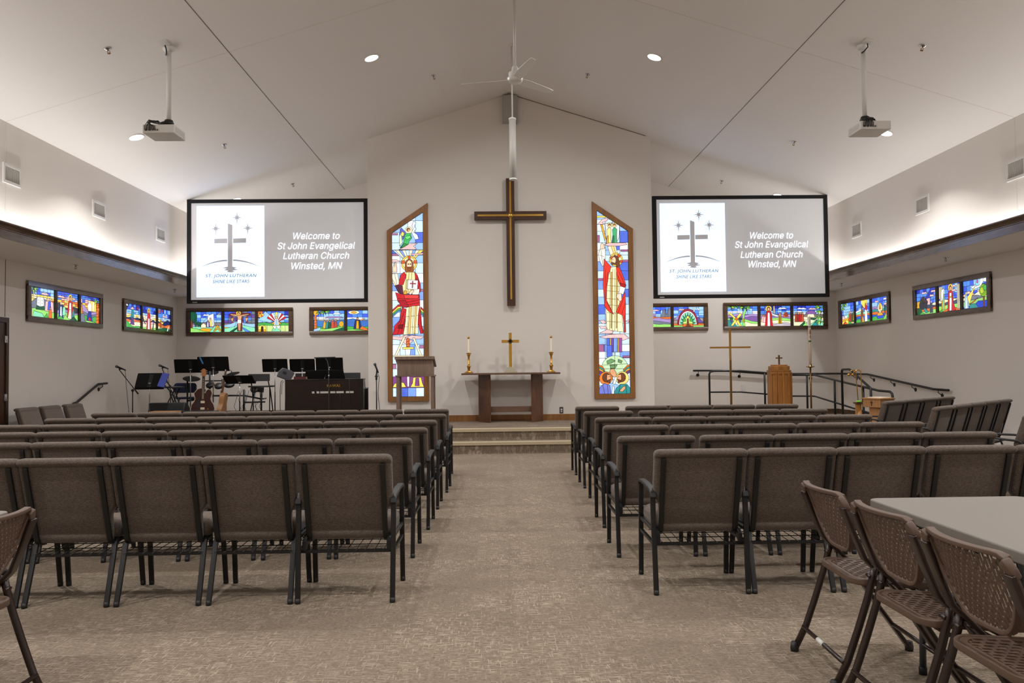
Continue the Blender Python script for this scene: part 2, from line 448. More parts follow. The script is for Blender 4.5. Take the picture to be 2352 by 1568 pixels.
    struct('baseboard_altar', MB().box(XAL - .012, XAR + .012, YA - .014, YA, PH, PH + .115), 'oak_frame')
    base('baseboard_back_left', MB().box(XLL, XAL, YB - .014, YB, PH, PH + .11))
    m = MB(); m.prism([(XAR, PH), (5.1, PH), (6.12, zl), (XLR, zl), (XLR, zl + .11), (6.12, zl + .11), (5.1, PH + .11), (XAR, PH + .11)], YB - .014, YB); base('baseboard_back_right', m)
    struct('baseboard_right', MB().prism([(16.8, zl), (YB, zl), (YB, zl + .11), (16.8, zl + .11), (14.1, .11), (YF, .11), (YF, 0), (14.1, 0)], XLR - .014, XLR, 'yz'), 'dark_wood_y')
    m = MB(); m.prism([(14.75, PH), (YB, PH), (YB, PH + .11), (14.75, PH + .11)], XLL, XLL + .014, 'yz'); m.box(XLL, XLL + .014, 12.1, 14.45, 0, .11)
    struct('baseboard_left', m, 'dark_wood_y')
    # door in the left wall
    d = struct('door_1', MB().box(XLL + .004, XLL + .03, 11.02, 11.965, .01, 2.11), 'door_wood')
    f = MB(); f.box(XLL, XLL + .05, 11.97, 12.035, 0, 2.185); f.box(XLL, XLL + .05, 10.94, 11.01, 0, 2.185); f.box(XLL, XLL + .05, 11.01, 11.97, 2.115, 2.185)
    obj('door_frame', f, 'dark_wood_z', d)
    for z in (1.03, 1.87):
        obj('hinge', MB().cyl((XLL + .045, 11.968, z - .05), (XLL + .045, 11.968, z + .05), .012, 10).box(XLL + .03, XLL + .054, 11.93, 11.995, z - .05, z + .05), 'chrome', d)
    obj('door_handle', MB().tube([(XLL + .03, 11.09, 1.0), (XLL + .09, 11.09, 1.0), (XLL + .09, 11.21, 1.0)], .01, 8), 'chrome', d)
room()

# ---- recessed ceiling lights
def down(i, x, y, label, group):
    sg = 1 if x > CX else -1
    z = ceil_z(x)
    t = thing('recessed_light', label, 'ceiling light', (x, y, z), 0, group)
    ang = math.atan(SL) * sg
    for nm, mb, m in (('trim_ring', MB().lathe([(.112, -.001), (.111, -.008), (.104, -.013), (.100, -.012), (.100, -.001)], 28), 'white_metal'),
                      ('lens', MB().lathe([(.100, -.004), (.0995, -.012), (.06, -.018), (.0, -.020)], 28), 'lamp_glow')):
        o = obj(nm, mb, m, t); o.rotation_euler = (0, ang, 0)
    return t
DL = ['round recessed ceiling light on the left slope, nearest the ceiling fan', 'round recessed ceiling light on the right slope, nearest the ceiling fan',
      'round recessed ceiling light beside the left projector', 'round recessed ceiling light beside the right projector',
      'ceiling light peeping over the top edge of the left screen', 'ceiling light peeping over the top edge of the right screen']
for i, (x, y) in enumerate(DOWNLIGHTS): down(i, x, y, DL[i], 'recessed ceiling lights')
for i, (x, y) in enumerate(DOWN_BACK):
    down(i, x, y, 'recessed ceiling light outside the picture, %s slope, %s, %s row' % ('left' if x < CX else 'right', 'near the ridge' if abs(x - CX) < 3 else 'near the wall', ('first', 'second', 'third')[i // 4]), 'recessed ceiling lights out of the picture')

# ---- sprinkler heads
def sprinkler(x, y, z, tilt, label):
    t = thing('sprinkler_head', label, 'sprinkler', (x, y, z), 0, 'fire sprinkler heads')
    m1 = MB().lathe([(.042, -.001), (.04, -.008), (.022, -.014), (.0, -.015)], 18)
    m2 = MB().cyl((0, 0, -.012), (0, 0, -.03), .009, 8); m2.tube([(-.008, 0, -.028), (-.016, 0, -.045), (0, 0, -.062)], .0035, 6); m2.tube([(.008, 0, -.028), (.016, 0, -.045), (0, 0, -.062)], .0035, 6); m2.cyl((0, 0, -.060), (0, 0, -.064), .019, 12)
    obj('escutcheon', m1, 'chrome', t, rot=(0, tilt, 0)); obj('deflector', m2, 'old_brass', t, rot=(0, tilt, 0))
ta = math.atan(SL)
for x, y, l in [(-4.44, 9.4, 'sprinkler head on the left slope, left of the projector pole'), (-4.445, 13.45, 'sprinkler head on the left slope, right of the left projector box'),
                (-4.135, 16.74, 'sprinkler head above the left screen'), (-.987, 13.32, 'sprinkler head on the left slope, left of the fan'),
                (1.559, 13.33, 'sprinkler head on the right slope, right of the fan'), (5.05, 9.4, 'sprinkler head on the right slope, right of the projector pole'),
                (5.033, 13.5, 'sprinkler head on the right slope, left of the right projector box'), (4.718, 16.77, 'sprinkler head above the right screen')]:
    sprinkler(x, y, ceil_z(x), ta if x > CX else -ta, l)
for x, y, l in [(-6.46, 12.68, 'sprinkler head under the left soffit, above the window nearest us'), (-6.458, 16.56, 'sprinkler head under the left soffit, near the screen edge'),
                (7.073, 12.67, 'sprinkler head under the right soffit, above the window nearest us'), (7.07, 16.54, 'sprinkler head under the right soffit, near the screen edge')]:
    sprinkler(x, y, SOF, 0, l)

# ---- air grilles on the upper walls
def grille(xw, sg, y0, y1, z0, z1, label, big=False):
    t = thing('air_grille', label, 'vent', (xw, (y0 + y1) / 2, (z0 + z1) / 2), 0, 'wall air grilles')
    hy, hz = (y1 - y0) / 2, (z1 - z0) / 2; b = .035
    f = MB()
    for (a0, a1, b0, b1) in ((-hy, hy, hz - b, hz), (-hy, hy, -hz, -hz + b), (-hy, -hy + b, -hz + b, hz - b), (hy - b, hy, -hz + b, hz - b)):
        f.box(min(0, sg * .018), max(0, sg * .018), a0, a1, b0, b1)
    obj('frame', f, 'white_metal', t)
    s = MB(); n = 15
    for i in range(n):
        y = -hy + b + (i + .5) * (2 * hy - 2 * b) / n
        s.box(min(sg * .003, sg * .012), max(sg * .003, sg * .012), y - .004, y + .004, -hz + b, hz - b)
    obj('slats', s, 'vent_slats', t)
    obj('duct', MB().box(min(0, sg * .003), max(0, sg * .003), -hy + b, hy - b, -hz + b, hz - b), 'vent_slats', t)
for i, (y0, y1) in enumerate(((10.31, 10.70), (12.59, 13.01), (14.94, 15.34))):
    grille(XUL, 1, y0, y1, 3.78, 4.03, 'white air grille on the left wall, ' + ('cut by the picture edge', 'middle one of three', 'nearest the left screen')[i])
for i, (y0, y1) in enumerate(((10.21, 10.61), (12.55, 12.96), (14.91, 15.32))):
    grille(XUR, -1, y0, y1, 3.75, 4.02, 'white air grille on the right wall, ' + ('cut by the picture edge', 'middle one of three', 'nearest the right screen')[i])

# ---- ceiling fan
def fan():
    x, y = .29, 10.8; zt = ceil_z(x); zh = 5.25 - zt
    t = thing('ceiling_fan', 'white three-bladed ceiling fan hanging from the roof ridge on a long rod', 'fan', (x, y, zt))
    obj('down_rod', MB().cyl((0, 0, 0), (0, 0, zh + .16), .017, 12), 'white_metal', t)
    obj('canopy', MB().lathe([(.02, -.07), (.06, -.05), (.075, .02)], 18), 'white_metal', t)
    obj('motor', MB().lathe([(.0, zh - .075), (.085, zh - .07), (.10, zh - .05), (.105, zh - .01), (.085, zh + .0), (.085, zh + .06), (.07, zh + .07), (.045, zh + .075), (.045, zh + .12), (.026, zh + .16), (0, zh + .16)], 28), 'white_metal', t)
    for a in (165, 45, -73):
        m = MB(); R = .74; vs = []; fs = []; n = 9
        for i in range(n):
            r = .09 + (R - .09) * i / (n - 1); w = .055 + .02 * min(1, i / 2.0) - .034 * (i / (n - 1))
            tw = -math.radians(20); dz = .01 * i / n
            if i == n - 1: w *= .85
            for (u, q) in ((-w, -.004), (w, -.004), (w, .004), (-w, .004)):
                vs.append((r, u * math.cos(tw) - q * math.sin(tw), zh - .03 + dz + u * math.sin(tw) + q * math.cos(tw)))
        for i in range(n - 1):
            for j in range(4): fs.append((i * 4 + j, i * 4 + (j + 1) % 4, i * 4 + 4 + (j + 1) % 4, i * 4 + 4 + j))
        fs += [(0, 1, 2, 3), tuple((n - 1) * 4 + j for j in range(4))]
        m.add(vs, fs); obj('blade', m, 'white_metal', t, bevel=.002, seg=1, rot=(0, 0, math.radians(a)))
fan()
def pendant():
    x, y = .30, 13.07; zt = ceil_z(x)
    t = thing('pendant_light', 'long white tube pendant hanging in front of the big cross', 'pendant light', (x, y, zt))
    obj('canopy', MB().lathe([(.02, -.03), (.06, -.02), (.065, .01)], 18), 'white_metal', t)
    obj('stem', MB().cyl((0, 0, 0), (0, 0, 5.40 - zt), .011, 10), 'white_metal', t)
    obj('tube', MB().lathe([(.0, 4.42 - zt), (.055, 4.42 - zt), (.055, 5.37 - zt), (.0, 5.37 - zt)], 22), 'lamp_diffuser', t)
    obj('cap', MB().lathe([(.0, 5.37 - zt), (.06, 5.37 - zt), (.06, 5.395 - zt), (.012, 5.42 - zt), (0, 5.42 - zt)], 22), 'white_metal', t)
    obj('bottom_ring', MB().lathe([(.0, 4.395 - zt), (.06, 4.395 - zt), (.06, 4.42 - zt), (0, 4.42 - zt)], 22), 'white_metal', t)
pendant()
t = thing('wall_speaker', 'flat grey square loudspeaker high under the gable peak', 'speaker', (.312, YA, 6.02))
obj('cabinet', MB().box(-.143, .143, -.10, 0, 0, .53), 'grey_speaker', t, bevel=.006)
obj('grille', MB().box(-.132, .132, -.104, -.099, .012, .518), 'grey_speaker', t)

# ---- projectors
def projector(x, y, sgn, label):
    zt = ceil_z(x); zb = 4.19 - zt
    t = thing('projector', label, 'projector', (x, y, zt), 0, 'ceiling projectors')
    obj('pole', MB().cyl((0, 0, .02), (0, 0, zb + .19), .028, 16), 'white_metal', t)
    obj('ceiling_flange', MB().lathe([(.03, -.05), (.06, -.045), (.075, -.015), (.078, .0)], 20), 'white_metal', t)
    b = obj('body', MB().box(-.245, .125, -.16, .20, zb, zb + .105) if sgn < 0 else MB().box(-.125, .245, -.16, .20, zb, zb + .105), 'white_plastic', t, bevel=.012)
    xs = -.245 if sgn < 0 else -.125
    p = MB(); p.box(xs + .02, xs + .20, -.1625, -.159, zb + .02, zb + .055)
    obj('socket_panel', p, 'vent_slats', b)
    q = MB()
    for i, (u, wd) in enumerate(((.03, .03), (.07, .03), (.11, .012), (.13, .012), (.15, .012), (.17, .014))):
        q.box(xs + u, xs + u + wd, -.1645, -.162, zb + .028, zb + .045)
    obj('sockets', q, 'dark_grey', b)
    for xe in (xs - .0015, xs + .3685):
        g = MB()
        for i in range(12):
            yy = -.12 + i * .024; g.box(xe, xe + .003, yy, yy + .012, zb + .025, zb + .085)
        obj('side_vent', g, 'vent_slats', b)
    obj('lens', MB().cyl((xs + .26, .20, zb + .05), (xs + .26, .225, zb + .05), .035, 18), 'black_plastic', b)
    obj('mount_bracket', MB().box(-.07, .07, -.07, .09, zb + .105, zb + .135).lathe([(.055, zb + .135), (.06, zb + .16), (.045, zb + .20), (0, zb + .20)], 14), 'black_metal', t)
    c = MB(); rnd = random.Random(3 + int(sgn))
    for i in range(7):
        pts = [(rnd.uniform(-.05, .05), rnd.uniform(-.06, .0), zb + .17 + rnd.uniform(-.02, .03))]
        for k in range(4): pts.append((xs + .18 - .035 * k + rnd.uniform(-.03, .03), -.10 - .02 * k + rnd.uniform(-.02, .02), zb + .13 + rnd.uniform(-.01, .03)))
        pts.append((xs + .03 + .02 * i, -.175, zb + .08)); pts.append((xs + .03 + .02 * i, -.166, zb + .04))
        c.tube(pts, .006 if i % 2 else .0045, 6)
    obj('cables', c, 'black_plastic', t)
    k = MB(); dx = -.12 if False else 0
    zc = ceil_z(x + .0)
    k.tube([(0, -.12, -.02), (.01, -.11, -.06), (-.01, -.05, -.09), (-.028, -.02, -.10)], .008, 6); obj('power_cord', k, 'black_plastic', t)
    pl = MB().box(-.045, .045, -.20, -.08, -.012, .012); o = obj('outlet_plate', pl, 'white_plastic', t); o.rotation_euler = (0, math.atan(SL) * (1 if x > CX else -1), 0)
projector(-3.90, 9.81, -1, 'white projector on a long pole, left ceiling slope')
projector(4.527, 9.81, 1, 'white projector on a long pole, right ceiling slope')
# ================================================================ SCREENS WITH THE WELCOME SLIDE
def star(cx, cz, R, tail):
    pts = []
    for i in range(16):
        a = PI / 2 + i * PI / 8
        if i % 2: r = R * .24
        elif i % 4 == 0: r = R
        else: r = R * .62
        if i == 8: r = tail
        pts.append((cx + r * math.cos(a), cz + r * math.sin(a)))
    return pts
CAP = max(v.co.y for v in text_mesh('cap', 'E', .19, sans=True).vertices) - min(v.co.y for v in text_mesh('cap', 'E', .19, sans=True).vertices)
def fit(me, width, height=None, cap=None):
    xs = [v.co.x for v in me.vertices]; ys = [v.co.y for v in me.vertices]
    kx = width / (max(xs) - min(xs)); ky = height / (max(ys) - min(ys)) if height else 1.0
    if cap: ky = cap / CAP
    for v in me.vertices: v.co.x *= kx; v.co.y *= ky
    return me
def screen(x0, x1, z0, z1, y, card, txt_c, txt_w, label, foot=False):
    t = thing('projection_screen', label, 'screen', ((x0 + x1) / 2, y, z0), 0, 'projection screens')
    W, H = x1 - x0, z1 - z0; b = .075
    f = MB()
    f.box(-W / 2, W / 2, -.02, .05, H - b * .9, H); f.box(-W / 2, W / 2, -.02, .05, 0, b * .9)
    f.box(-W / 2, -W / 2 + b, -.02, .05, b * .9, H - b * .9); f.box(W / 2 - b, W / 2, -.02, .05, b * .9, H - b * .9)
    obj('border_frame', f, 'screen_border', t)
    s = obj('screen_surface', MB().box(-W / 2 + b * .8, W / 2 - b * .8, 0, .02, b * .7, H - b * .7), 'screen_cloth', t)
    obj('maker_plate', MB().box(-W / 2 + .11, -W / 2 + .20, -.0225, -.0195, .012, .032), 'chrome', t)
    ox, oz = t.location.x, z0
    c = card  # x0,x1,z0,z1 in the room
    cw, ch = c[1] - c[0], c[3] - c[2]
    obj('slide_panel', MB().box(c[0] - ox, c[1] - ox, -.004, 0, c[2] - oz, c[3] - oz), 'slide_white', s)
    def L(u, v): return (c[0] - ox + u * cw, c[3] - oz - v * ch)   # u right, v down, 0..1 in the panel
    e = MB(); y0, y1 = -.008, -.004
    for (u, v) in ((.597, .13), (.283, .25), (.755, .248)):
        cx, cz = L(u, v); e.prism(star(cx, cz, .115, .145), y0, y1)
    e.prism([L(.462, .193), L(.528, .212), L(.528, .67), L(.462, .67)], y0, y1)
    e.prism([L(.262, .362), L(.452, .360), L(.452, .41), L(.262, .412)], y0, y1)
    e.prism([L(.538, .360), L(.730, .357), L(.730, .407), L(.538, .41)], y0, y1)
    up = [L(.055, .675)] + [L(.055 + .397 * k / 8, .592 + .083 * (1 - k / 8) ** 1.9) for k in range(1, 9)]
    lo = [L(.055 + .397 * k / 8, .608 + .067 * (1 - k / 8) ** 1.9) for k in range(8, 0, -1)]
    e.prism(up + lo, y0, y1)
    up = [L(.538 + .397 * k / 8, .590 + .083 * (k / 8) ** 1.9) for k in range(0, 8)] + [L(.94, .667)]
    lo = [L(.538 + .397 * k / 8, .606 + .067 * (k / 8) ** 1.9) for k in range(7, -1, -1)]
    e.prism(up + lo, y0, y1)
    rip = [(.462, .668), (.39, .682), (.45, .690), (.405, .705), (.47, .712), (.445, .726), (.52, .732), (.56, .722), (.53, .712), (.615, .700), (.555, .692), (.59, .680), (.528, .668)]
    e.prism([L(*p) for p in rip], y0, y1)
    obj('slide_emblem', e, 'slide_grey', s)
    k = cw / 1.284
    for body, size, v, tw, th in (('ST. JOHN LUTHERAN', .098, .768, .965, .080), ('SHINE LIKE STARS', .078, .832, .69, .064)):
        me = fit(text_mesh('slide_caption', body, size * k, .2, 1.1), tw * k, th * k)
        cx, cz = L(.505, v); obj('slide_caption', me, 'slide_blue', s, loc=(cx, -.006, cz), rot=(PI / 2, 0, 0))
    for i, (body, dx, z) in enumerate(txt_c):
        me = fit(text_mesh('slide_text', body, .19, .22, 1.0, 0, sans=True), txt_w[i], None, .125)
        obj('slide_text', me, 'slide_text', s, loc=(dx - ox, -.004, z - oz), rot=(PI / 2, 0, 0))
lines = ['Welcome to', 'St John Evangelical', 'Lutheran Church', 'Winsted, MN']
screen(-5.871, -2.436, 2.667, 4.655, 15.66, (-5.692, -4.407, 2.787, 4.533), [(l, -3.43, z) for l, z in zip(lines, (3.945, 3.755, 3.565, 3.37))], (.883, 1.474, 1.257, .966), 'large projection screen with the welcome slide, left of the altar wall')
screen(3.045, 6.447, 2.681, 4.662, 15.66, (3.185, 4.449, 2.806, 4.521), [(l, 5.335, z) for l, z in zip(lines, (3.885, 3.71, 3.515, 3.33))], (.833, 1.424, 1.207, .93), 'large projection screen with the welcome slide, right of the altar wall')
# ================================================================ CHURCH CHAIRS (face +Y, origin on the floor under the seat)
def back_line(z):        # how far back the backrest's rear face is at height z
    return -0.140 - (z - .36) * .30
def make_backrest(hw):
    # padded panel with rolled top, straight sides, corners cut in above the seat; built as stacked rings
    m = MB()
    ys = [(.425, hw - .055, .020), (.45, hw - .045, .034), (.56, hw - .042, .036), (.585, hw - .038, .036), (.625, hw - .008, .038), (.66, hw - .003, .040), (.775, hw - .003, .042)]
    for z, w, th in ys: pass
    rings = []
    def ring(z, w, yb, yf, r):
        pts = []
        for (cx, cy, a0) in ((w - r, yb + r, -90), (w - r, yf - r, 0), (-w + r, yf - r, 90), (-w + r, yb + r, 180)):
            for i in range(4):
                a = math.radians(a0 + 30 * i); pts.append((cx + r * math.cos(a), cy + r * math.sin(a), z))
        return pts
    prof = [(.352, hw - .052, .004, .02), (.356, hw - .046, -.004, .03), (.404, hw - .044, -.006, .05), (.409, hw - .044, -.001, .05), (.414, hw - .044, -.006, .052), (.515, hw - .043, -.006, .068), (.535, hw - .038, -.006, .070), (.572, hw - .012, -.006, .072), (.592, hw - .004, -.006, .074),
            (.815, hw - .002, -.006, .070), (.826, hw - .001, -.005, .068), (.830, hw, -.016, .070), (.840, hw, -.025, .072), (.853, hw - .002, -.025, .070), (.864, hw - .008, -.017, .062), (.871, hw - .018, -.004, .050), (.874, hw - .034, .010, .036)]
    vs = []; fs = []; k = 16
    for (z, w, b, f) in prof:
        y = back_line(z); vs += ring(z, w, y + b, y + f, min(.022, (f - b) * .45))
    for i in range(len(prof) - 1):
        for j in range(k):
            fs.append((i * k + j, i * k + (j + 1) % k, (i + 1) * k + (j + 1) % k, (i + 1) * k + j))
    m.add(vs, fs, True); m.add(vs[:k], [tuple(range(k))]); m.add(vs[-k:], [tuple(range(k))], True)
    return m
def make_seat(hw):
    m = MB(); n = 5
    prof = [(.372, .02), (.385, .004), (.41, 0), (.445, 0), (.465, .008), (.478, .03), (.484, .07)]
    out = rrect(-hw, hw, -.12, .275, .05)
    vs = []; fs = []; k = len(out)
    for z, ins in prof:
        for (u, v) in out:
            cu, cv = (abs(u) - ins) * (1 if u > 0 else -1), v
            cv = v - ins if v > .035 else v + ins
            vs.append((cu, cv, z + (-.012 if v > .2 else 0) * (z > .44)))
    for i in range(len(prof) - 1):
        for j in range(k): fs.append((i * k + j, i * k + (j + 1) % k, (i + 1) * k + (j + 1) % k, (i + 1) * k + j))
    m.add(vs, fs, True); m.add(vs[:k], [tuple(range(k))]); m.add(vs[-k:], [tuple(range(k))], True)
    return m
def make_rack():
    m = MB(); z = .30
    for i in range(9):
        x = -.22 + i * .055; m.tube([(x, -.20, z - .005), (x, .20, z + .005)], .0025, 5)
    for y in (-.06, .08, .19): m.tube([(-.24, y, z + .004), (.24, y, z + .004)], .003, 5)
    m.tube([(-.22, .19, z), (-.22, .19, z + .07), (.22, .19, z + .07), (.22, .19, z)], .003, 5)
    return m
def feet(x, y): return MB().lathe([(.016, 0), (.017, .012), (.0155, .03)], 10, (x, y, 0))
def church_chair(name, arms, label, group):
    t = thing(name, label, 'chair', (0, 0, 0), 0, group)
    hw = .281 if arms else .268
    obj('seat', make_seat(hw - .012), 'fabric', t); obj('backrest', make_backrest(hw), 'fabric', t)
    for s in (-1, 1):
        # the flat back post runs from the roll down the backrest and bends forward under the seat
        px = s * (hw - .052)
        pts = [(px, back_line(.822) - .012, .822), (px, back_line(.805) - .017, .805), (px, back_line(.60) - .017, .60), (px, back_line(.39) - .017, .39), (px, back_line(.36) - .010, .362), (px, -.125, .348), (px, -.10, .344), (px, .0, .355)]
        obj('back_post', MB().bar(pts, .028, .014, up=(1, 0, 0)) if False else MB().sweep(pts, [(-.009, -.015), (.009, -.015), (.009, .015), (-.009, .015)], up=(1, 0, 0), smooth=False), 'black_metal', t, bevel=.003, seg=1)
        if not arms:
            f = s * .238
            o = obj('rear_leg', MB().bar([(f * .96, -.10, .372), (f * .985, -.135, .345), (f, -.25, .012)], .030, .020, up=(0, 1, 0)), 'black_metal', t, bevel=.003, seg=1)
            obj('foot', feet(f, -.25), 'black_plastic', o)
            o = obj('front_leg', MB().bar([(f * .98, .20, .375), (f, .25, .012)], .030, .020, up=(0, 1, 0)), 'black_metal', t, bevel=.003, seg=1)
            obj('foot', feet(f, .25), 'black_plastic', o)
        else:
            f = s * (hw + .001)
            o = obj('rear_leg', MB().bar([(f, -.20, .605), (f, -.205, .50), (f - s * .004, -.25, .012)], .022, .030, up=(1, 0, 0)), 'black_metal', t, bevel=.003, seg=1)
            obj('foot', feet(f - s * .004, -.25), 'black_plastic', o)
            o = obj('front_leg', MB().bar([(f, .20, .612), (f, .215, .50), (f, .25, .012)], .022, .030, up=(1, 0, 0)), 'black_metal', t, bevel=.003, seg=1)
            obj('foot', feet(f, .25), 'black_plastic', o)
            pad = [(f, -.222, .575), (f, -.212, .603), (f, -.18, .618), (f, .0, .632), (f, .16, .632), (f, .20, .624), (f, .222, .60)]
            obj('armrest', MB().bar(pad, .040, .022, up=(0, 0, 1)), 'black_plastic', t, bevel=.007)
            obj('side_rail', MB().bar([(f, -.22, .30), (f, .24, .30)], .018, .018).bar([(f, -.20, .38), (f, .22, .38)], .018, .018), 'black_metal', t)
            g = MB().prism([(-.09, .372), (-.16, .372), (-.20, .35), (-.20, .30), (-.17, .305)], s * (hw - .03) - .012, s * (hw - .03) + .012, 'yz')
            obj('seat_bracket', g, 'black_metal', t)
    w = .238 if not arms else hw
    obj('rear_stretcher', MB().bar([(-w, -.155, .285), (w, -.155, .285)], .018, .018), 'black_metal', t)
    obj('book_rack', make_rack(), 'wire', t)
    return t
ROWS_L = [(4.885, [-0.904, -1.465, -2.002, -2.535, -3.064]), (6.020, [-0.901, -1.467, -2.015, -2.555, -3.094, -3.634]),
          (7.060, [-0.874, -1.435, -1.975, -2.524, -3.08, -3.642, -4.194]), (8.070, [-0.867, -1.427, -1.97, -2.521, -3.068, -3.607, -4.145, -4.683]),
          (9.150, [-0.84, -1.418, -1.964, -2.501, -3.046, -3.597, -4.15, -4.703]), (10.280, [-0.878, -1.441, -1.987, -2.535, -3.083, -3.63, -4.184, -4.746])]
ROWS_R = [(4.945, [1.226, 1.782, 2.321, 2.873, 3.421]), (5.930, [1.149, 1.733, 2.275, 2.819, 3.361]), (7.030, [1.187, 1.754, 2.3, 2.855, 3.408]),
          (8.130, [1.252, 1.815, 2.357, 2.905, 3.465]), (9.330, [1.267, 1.881, 2.425, 2.961, 3.508]), (10.480, [1.285, 1.913, 2.485, 3.043, 3.6])]
RN = ['row nearest the camera', 'second row from the camera', 'third row from the camera', 'fourth row from the camera', 'fifth row from the camera', 'sixth row, nearest the stage']
NTH = ['first', 'second', 'third', 'fourth', 'fifth', 'sixth', 'seventh', 'eighth']
PROTO = {}
def place(kind, loc, rz, label, group):
    if kind not in PROTO:
        o = church_chair('padded_armchair' if kind == 'arm' else 'padded_chair', kind == 'arm', label, group)
        o.location = loc; o.rotation_euler = (0, 0, rz); PROTO[kind] = o; return o
    return dup(PROTO[kind], loc, rz, label, group)
rj = random.Random(11)
for side, rows in (('left', ROWS_L), ('right', ROWS_R)):
    for k, (yf, xs) in enumerate(rows):
        for j, x in enumerate(xs):
            a = rj.uniform(-.006, .006)
            if j == 0: place('arm', (x, yf + .25, 0), a, 'grey padded armchair on the aisle, %s of it, %s' % (side, RN[k]), 'armchairs along the aisle')
            else: place('chair', (x, yf + .25, 0), a, 'grey padded chair, %s seat %s of the aisle, %s' % (NTH[j], side, RN[k]), '%s block chairs, %s' % (side, RN[k]))
# three chairs against the left wall, facing the room
for i, y in enumerate((12.15, 12.77, 13.45)):
    place('chair', (-6.62, y, 0), -PI / 2 + .03, 'grey padded chair against the left wall, ' + ('beside the door', 'middle one of three', 'below the wall handrail')[i], 'chairs along the left wall')
# angled rows in the right corner
for r, (sx, sy, n) in enumerate(((5.22, 10.87, 4), (5.06, 9.30, 5), (5.09, 7.72, 2))):
    ang = math.radians((39.5, 42.5, 42.5)[r]); d = Vector((math.cos(ang), math.sin(ang), 0)); fc = Vector((-d.y, d.x, 0))
    off = .29
    for i in range(n):
        p = Vector((sx, sy, 0)) + d * off + fc * .30
        if r == 1: lab = 'grey padded %s in the angled right row with five, %s' % ('armchair' if i == 0 else 'chair', ('left end', 'second from the left', 'middle one', 'fourth from the left', 'right end')[i])
        elif r == 0: lab = 'grey padded %s in the angled row beside the font, %s' % ('armchair' if i == 0 else 'chair', ('left end', 'second from the left', 'third from the left', 'right end')[i])
        else: lab = ('grey padded armchair at the right picture edge, only its arm showing', 'grey padded chair just outside the right picture edge, behind the arm')[i]
        place('arm' if i == 0 else 'chair', p, ang, lab, 'angled chairs in the right corner')
        off += .57 if i == 0 else .552

# ================================================================ FOLDING CHAIRS AND TABLES (chair faces +Y)
def perforated(mapf, nu, nv, inside, slot, stagger):
    """thin sheet of staggered cells, each cell a ring round a slot; mapf(u,v)->3D for u,v in 0..1"""
    m = MB()
    for i in range(nu):
        sh = .5 if (i % 2 and stagger) else 0.0
        for j in range(-1, nv + 1):
            u0, u1 = i / nu, (i + 1) / nu; v0, v1 = (j + sh) / nv, (j + 1 + sh) / nv
            v0, v1 = max(0, v0), min(1, v1)
            if v1 - v0 < 1e-6: continue
            if not inside((u0 + u1) / 2, (v0 + v1) / 2): continue
            su, sv = slot
            full = (v1 - v0) > .9 / nv
            a, b = (u1 - u0) * su / 2, (v1 - v0) * sv / 2; uc, vc = (u0 + u1) / 2, (v0 + v1) / 2
            if not full:
                m.add([mapf(*p) for p in ((u0, v0), (u1, v0), (u1, v1), (u0, v1))], [(0, 1, 2, 3)]); continue
            o = [(u0, v0), (u1, v0), (u1, vc), (u1, v1), (u0, v1), (u0, vc)]
            inn = [(uc - a, vc - b * .75), (uc + a, vc - b * .75), (uc + a, vc), (uc + a, vc + b * .75), (uc - a, vc + b * .75), (uc - a, vc)]
            tip = [(uc, vc - b), (uc, vc + b)]
            vs = [mapf(*p) for p in o + inn + tip + [(uc, v0), (uc, v1)]]
            m.add(vs, [(0, 14, 12, 6), (14, 1, 7, 12), (1, 2, 8, 7), (2, 3, 9, 8), (3, 15, 13, 9), (15, 4, 10, 13), (4, 5, 11, 10), (5, 0, 6, 11)])
    return m
def solidify(o, th):
    md = o.modifiers.new('thickness', 'SOLIDIFY'); md.thickness = th; md.offset = 0
